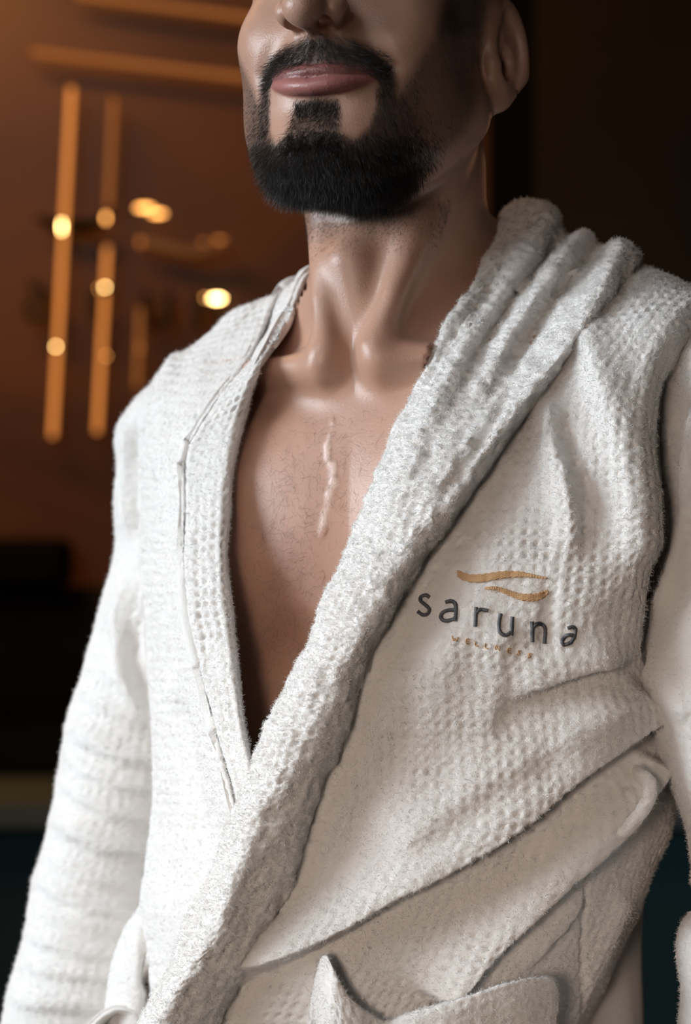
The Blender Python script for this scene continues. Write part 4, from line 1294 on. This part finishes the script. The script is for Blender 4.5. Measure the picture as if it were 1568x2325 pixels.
def tube_sheet(name, pts, r, parent, fuzz, n=14, res=0.0009):
    t = np.linspace(0, 1, 24); c = catm(np.array(pts), t)
    tg = np.gradient(c, axis=0); tg /= np.linalg.norm(tg, axis=1, keepdims=True)
    a = np.cross(tg, [0, 1, 0]); a /= np.linalg.norm(a, axis=1, keepdims=True); b = np.cross(tg, a)
    C_ = np.array([[c[k] + r * (a[k] * math.cos(w) + b[k] * math.sin(w)) for w in np.linspace(0, 2 * np.pi, n)] for k in range(24)])
    cc = c
    def ow(B):
        f = B.reshape(-1, 3); k = ((f[:, None] - cc[None]) ** 2).sum(-1).argmin(1)
        return cc[k].reshape(B.shape)
    return cloth(name, C_, parent=parent, wamp=0.0, fuzz=fuzz, res=res, thick=0.001, outward=ow)


lp = [(1440, 1750), (1456, 1760), (1472, 1778), (1474, 1806), (1458, 1840), (1432, 1872), (1412, 1889), (1400, 1882), (1394, 1868)]
lps = [on_left(x, y, 0.0)[0] for x, y in lp]
dl = [0.0, 0.004, 0.007, 0.010, 0.011, 0.009, 0.006, 0.003, -0.002]
dmin = min((p[1] for p in lps))
dmid = min(q[1] for q in lps[1:-1]) - CAM_Y - 0.002
lp3 = [P(x, y, dmid - z) for (x, y), q, z in zip(lp, lps, [-0.010, 0.003, 0.008, 0.011, 0.012, 0.011, 0.010, 0.007, -0.008])]
tube_sheet('belt_loop', lp3, 0.0040, robe, 1.2)
th_ = [on_left(x, y, 0.004)[0] for x, y in ((758, 2222), (764, 2210), (776, 2214), (784, 2232), (784, 2252), (778, 2268), (768, 2276))]
th_ = catm(np.array(th_), np.linspace(0, 1, 24)); th_[:, 1] -= 0.006
MB().tube(th_, 0.0003, 6).build('loose_thread', M_PILE, robe, True)


# ---- embroidery ----------------------------------------------------------------------
def Z(x, y): return (880 + x / 3.0154, 1240 + y / 3.0154)


def stitched(name, strokes, rad, mat, parent, lift=0.0007, tw=0.35):
    """satin-stitched letter strokes: ribbed tubes lying on the cloth"""
    m = MB()
    for st in strokes:
        pts = np.array([Z(*p) for p in st], float)
        L = np.linalg.norm(np.diff(pts, axis=0), axis=1).sum()
        n = max(6, int(L / 1.2))
        c = catm(pts, np.linspace(0, 1, n))
        w = on_left(c[:, 0], c[:, 1], lift)
        if n > 5:
            k = np.ones(3) / 3
            for _ in range(3):
                w[1:-1] = (w[:-2] + w[1:-1] + w[2:]) / 3
        w = w + 0; r = rad * (1 + tw * 0.5 * np.cos(np.arange(n) * np.pi)) * (0.92 + 0.16 * rng.random(n))
        m.tube(w, r, 8)
    return m.build(name, mat, parent, True)


LET = {
    's': [[(285, 352), (262, 338), (230, 350), (226, 378), (262, 408), (286, 436), (272, 468), (240, 474), (208, 452)]],
    'a': [[(398, 388), (432, 378), (462, 392), (470, 430), (464, 515)], [(466, 440), (412, 442), (370, 466), (370, 500), (405, 516), (460, 500)]],
    'r': [[(606, 420), (602, 480), (598, 552)], [(604, 462), (630, 436), (684, 442)]],
    'u': [[(772, 466), (760, 530), (768, 590), (806, 612), (842, 588)], [(852, 486), (846, 550), (842, 612)]],
    'n': [[(984, 516), (986, 590), (986, 656)], [(986, 566), (1016, 532), (1056, 538), (1076, 576), (1070, 668)]],
    'a2': [[(1230, 562), (1262, 552), (1282, 574), (1270, 630), (1244, 668)], [(1272, 612), (1228, 610), (1192, 646), (1204, 676), (1244, 664)]],
}
for k, st in LET.items():
    o = stitched('embroidered_letter', st, 0.00105, M_THREAD_GREY, robe)


def small(ch, x, y, h=30, w=22):
    S = {'W': [[(0, 0), (.25, 1), (.5, .35), (.75, 1), (1, 0)]], 'E': [[(1, 0), (0, 0), (0, 1), (1, 1)], [(0, .5), (.8, .5)]], 'L': [[(0, 0), (0, 1), (.9, 1)]],
         'N': [[(0, 1), (0, 0), (1, 1), (1, 0)]], 'S': [[(1, .1), (.5, 0), (.05, .25), (.9, .7), (.5, 1), (0, .88)]]}[ch]
    return [[(x + (a - .5) * w - 0.1 * (b - .5) * h, y + (b - .5) * h + (a - .5) * w * 0.18) for a, b in st] for st in S]


for ch, x, y in zip('WELLNESS', (460, 548, 612, 680, 750, 830, 896, 970), (636, 652, 668, 683, 696, 714, 730, 750)):
    st = small(ch, x, y, 30, 40 if ch == 'W' else 24)
    m = stitched('embroidered_small_letter', st, 0.00038, M_THREAD_GOLD, robe, 0.0005, 0.2)


def gold_swoosh(pts, nth=7):
    pts = np.array(pts, float)
    t = np.linspace(0, 1, 90)
    c = catm(pts, t)
    m = MB()
    for k in range(nth):
        f = (k / (nth - 1) - 0.5) * 2
        x = c[:, 0]; y = c[:, 1] + f * np.maximum(c[:, 2], 1.0)
        zz = np.array([Z(a, b) for a, b in zip(x, y)])
        w = on_left(zz[:, 0], zz[:, 1], 0.0011)
        for _ in range(3): w[1:-1] = (w[:-2] + w[1:-1] + w[2:]) / 3
        off = k * 3
        for a in range(off % 6, 88, 6):
            b = min(a + 6, 89)
            if b - a < 2: continue
            seg = w[a:b + 1]
            r = 0.0005 * np.sin(np.linspace(0.35, np.pi - 0.35, len(seg)))
            m.tube(seg, r * 1.25, 6)
    return m.build('embroidered_swoosh', M_THREAD_GOLD, robe, True)


gold_swoosh([(478, 192, 20), (560, 222, 22), (640, 222, 23), (720, 208, 21), (800, 196, 19), (880, 193, 16), (950, 198, 10), (1020, 209, 4), (1090, 219, 1)], 8)
gold_swoosh([(665, 293, 2), (730, 290, 8), (800, 310, 13), (870, 338, 16), (940, 352, 20), (1010, 350, 21), (1060, 330, 18), (1098, 308, 10)], 8)

# ---- loose terry pile on every piece of the robe: short curled threads ----------------------
TOTAL = 380000
wts = np.array([f[3] * tri_areas(f[1].reshape(-1, 3), f[2]).sum() for f in FUZZ])
for (nm, V_, q_, fz), w_ in zip(FUZZ, wts / wts.sum()):
    n_ = int(TOTAL * w_)
    pts, nn, kk = scatter(V_.reshape(-1, 3), q_, np.ones(len(q_)), n_, rng)
    _, _, dd_ = proj(pts)
    toc = np.array([0, CAM_Y, CAM_Z]) - pts
    keep = (nn * toc).sum(1) > -0.3 * np.linalg.norm(toc, axis=1)
    pts, nn = pts[keep], nn[keep]
    tx, ty, _ = proj(pts)
    keep = ~((tx > 930) & (tx < 1320) & (ty > 1280) & (ty < 1500) & (nm == 'robe')) | (rng.random(len(pts)) < 0.35)
    keep &= (ty < 2500) & (tx > -60) & (tx < 1640)
    pts, nn = pts[keep], nn[keep]
    dirs = nn * 0.7 + rng.normal(size=nn.shape) * 0.55
    strands('terry_pile', pts - nn * 0.0003, dirs, rng.uniform(0.0014, 0.0032, len(pts)), np.full(len(pts), 0.00013), 2.2, 3, M_PILE, robe, 0.1, 11, 3)

# ---- the skin stays inside the robe: press it back wherever the cloth lies over it ------------
CW, CH = 210, 320                      # cells of 8 px
DG = np.full((CH, CW), 9.0)
for nm, V_, q_, fz in FUZZ:
    x, y, d = proj(V_.reshape(-1, 3))
    i = np.clip(((y + 40) / 8).astype(int), 0, CH - 1); j = np.clip(((x + 40) / 8).astype(int), 0, CW - 1)
    G = np.full((CH, CW), 9.0); np.minimum.at(G, (i, j), d)
    DG = np.where(G < 9, np.where(DG < 9, np.minimum(DG, G), G), DG)
mb = body.data
co = np.empty(len(mb.vertices) * 3, np.float32); mb.vertices.foreach_get('co', co); co = co.reshape(-1, 3) + PORG
x, y, d = proj(co)
inb = (x > -38) & (x < 1635) & (y > -38) & (y < 2515)
i = np.clip(((y + 40) / 8).astype(int), 0, CH - 1); j = np.clip(((x + 40) / 8).astype(int), 0, CW - 1)
lim = DG[i, j]
need = np.where(inb & (lim < 8), lim + 0.005 - d, 0)
need = np.where((need > 0) & (need < 0.04), need, 0)
0 and print('PRESS', (need > 0).sum(), need.max(), [(a, b, round(float(need[(x // 100 == a) & (y // 100 == b)].max() * 1000))) for a in range(2, 16, 2) for b in range(5, 24, 2) if ((x // 100 == a) & (y // 100 == b)).any()])
co[:, 1] += need
# and inside the left side seam at the hip
ex_ = np.interp(y, [r[-1][1] for r in L_rows[8:]], [r[-1][0] for r in L_rows[8:]]) - 30
hip = (arms_sdf(co) > 0.8) & (y > 1600) & (x > ex_) & (x < ex_ + 150) & (d > 1.38)
co[:, 0] -= np.where(hip, (x - ex_) / FPX * d, 0)
mb.vertices.foreach_set('co', (co - PORG).astype(np.float32).ravel()); mb.update()
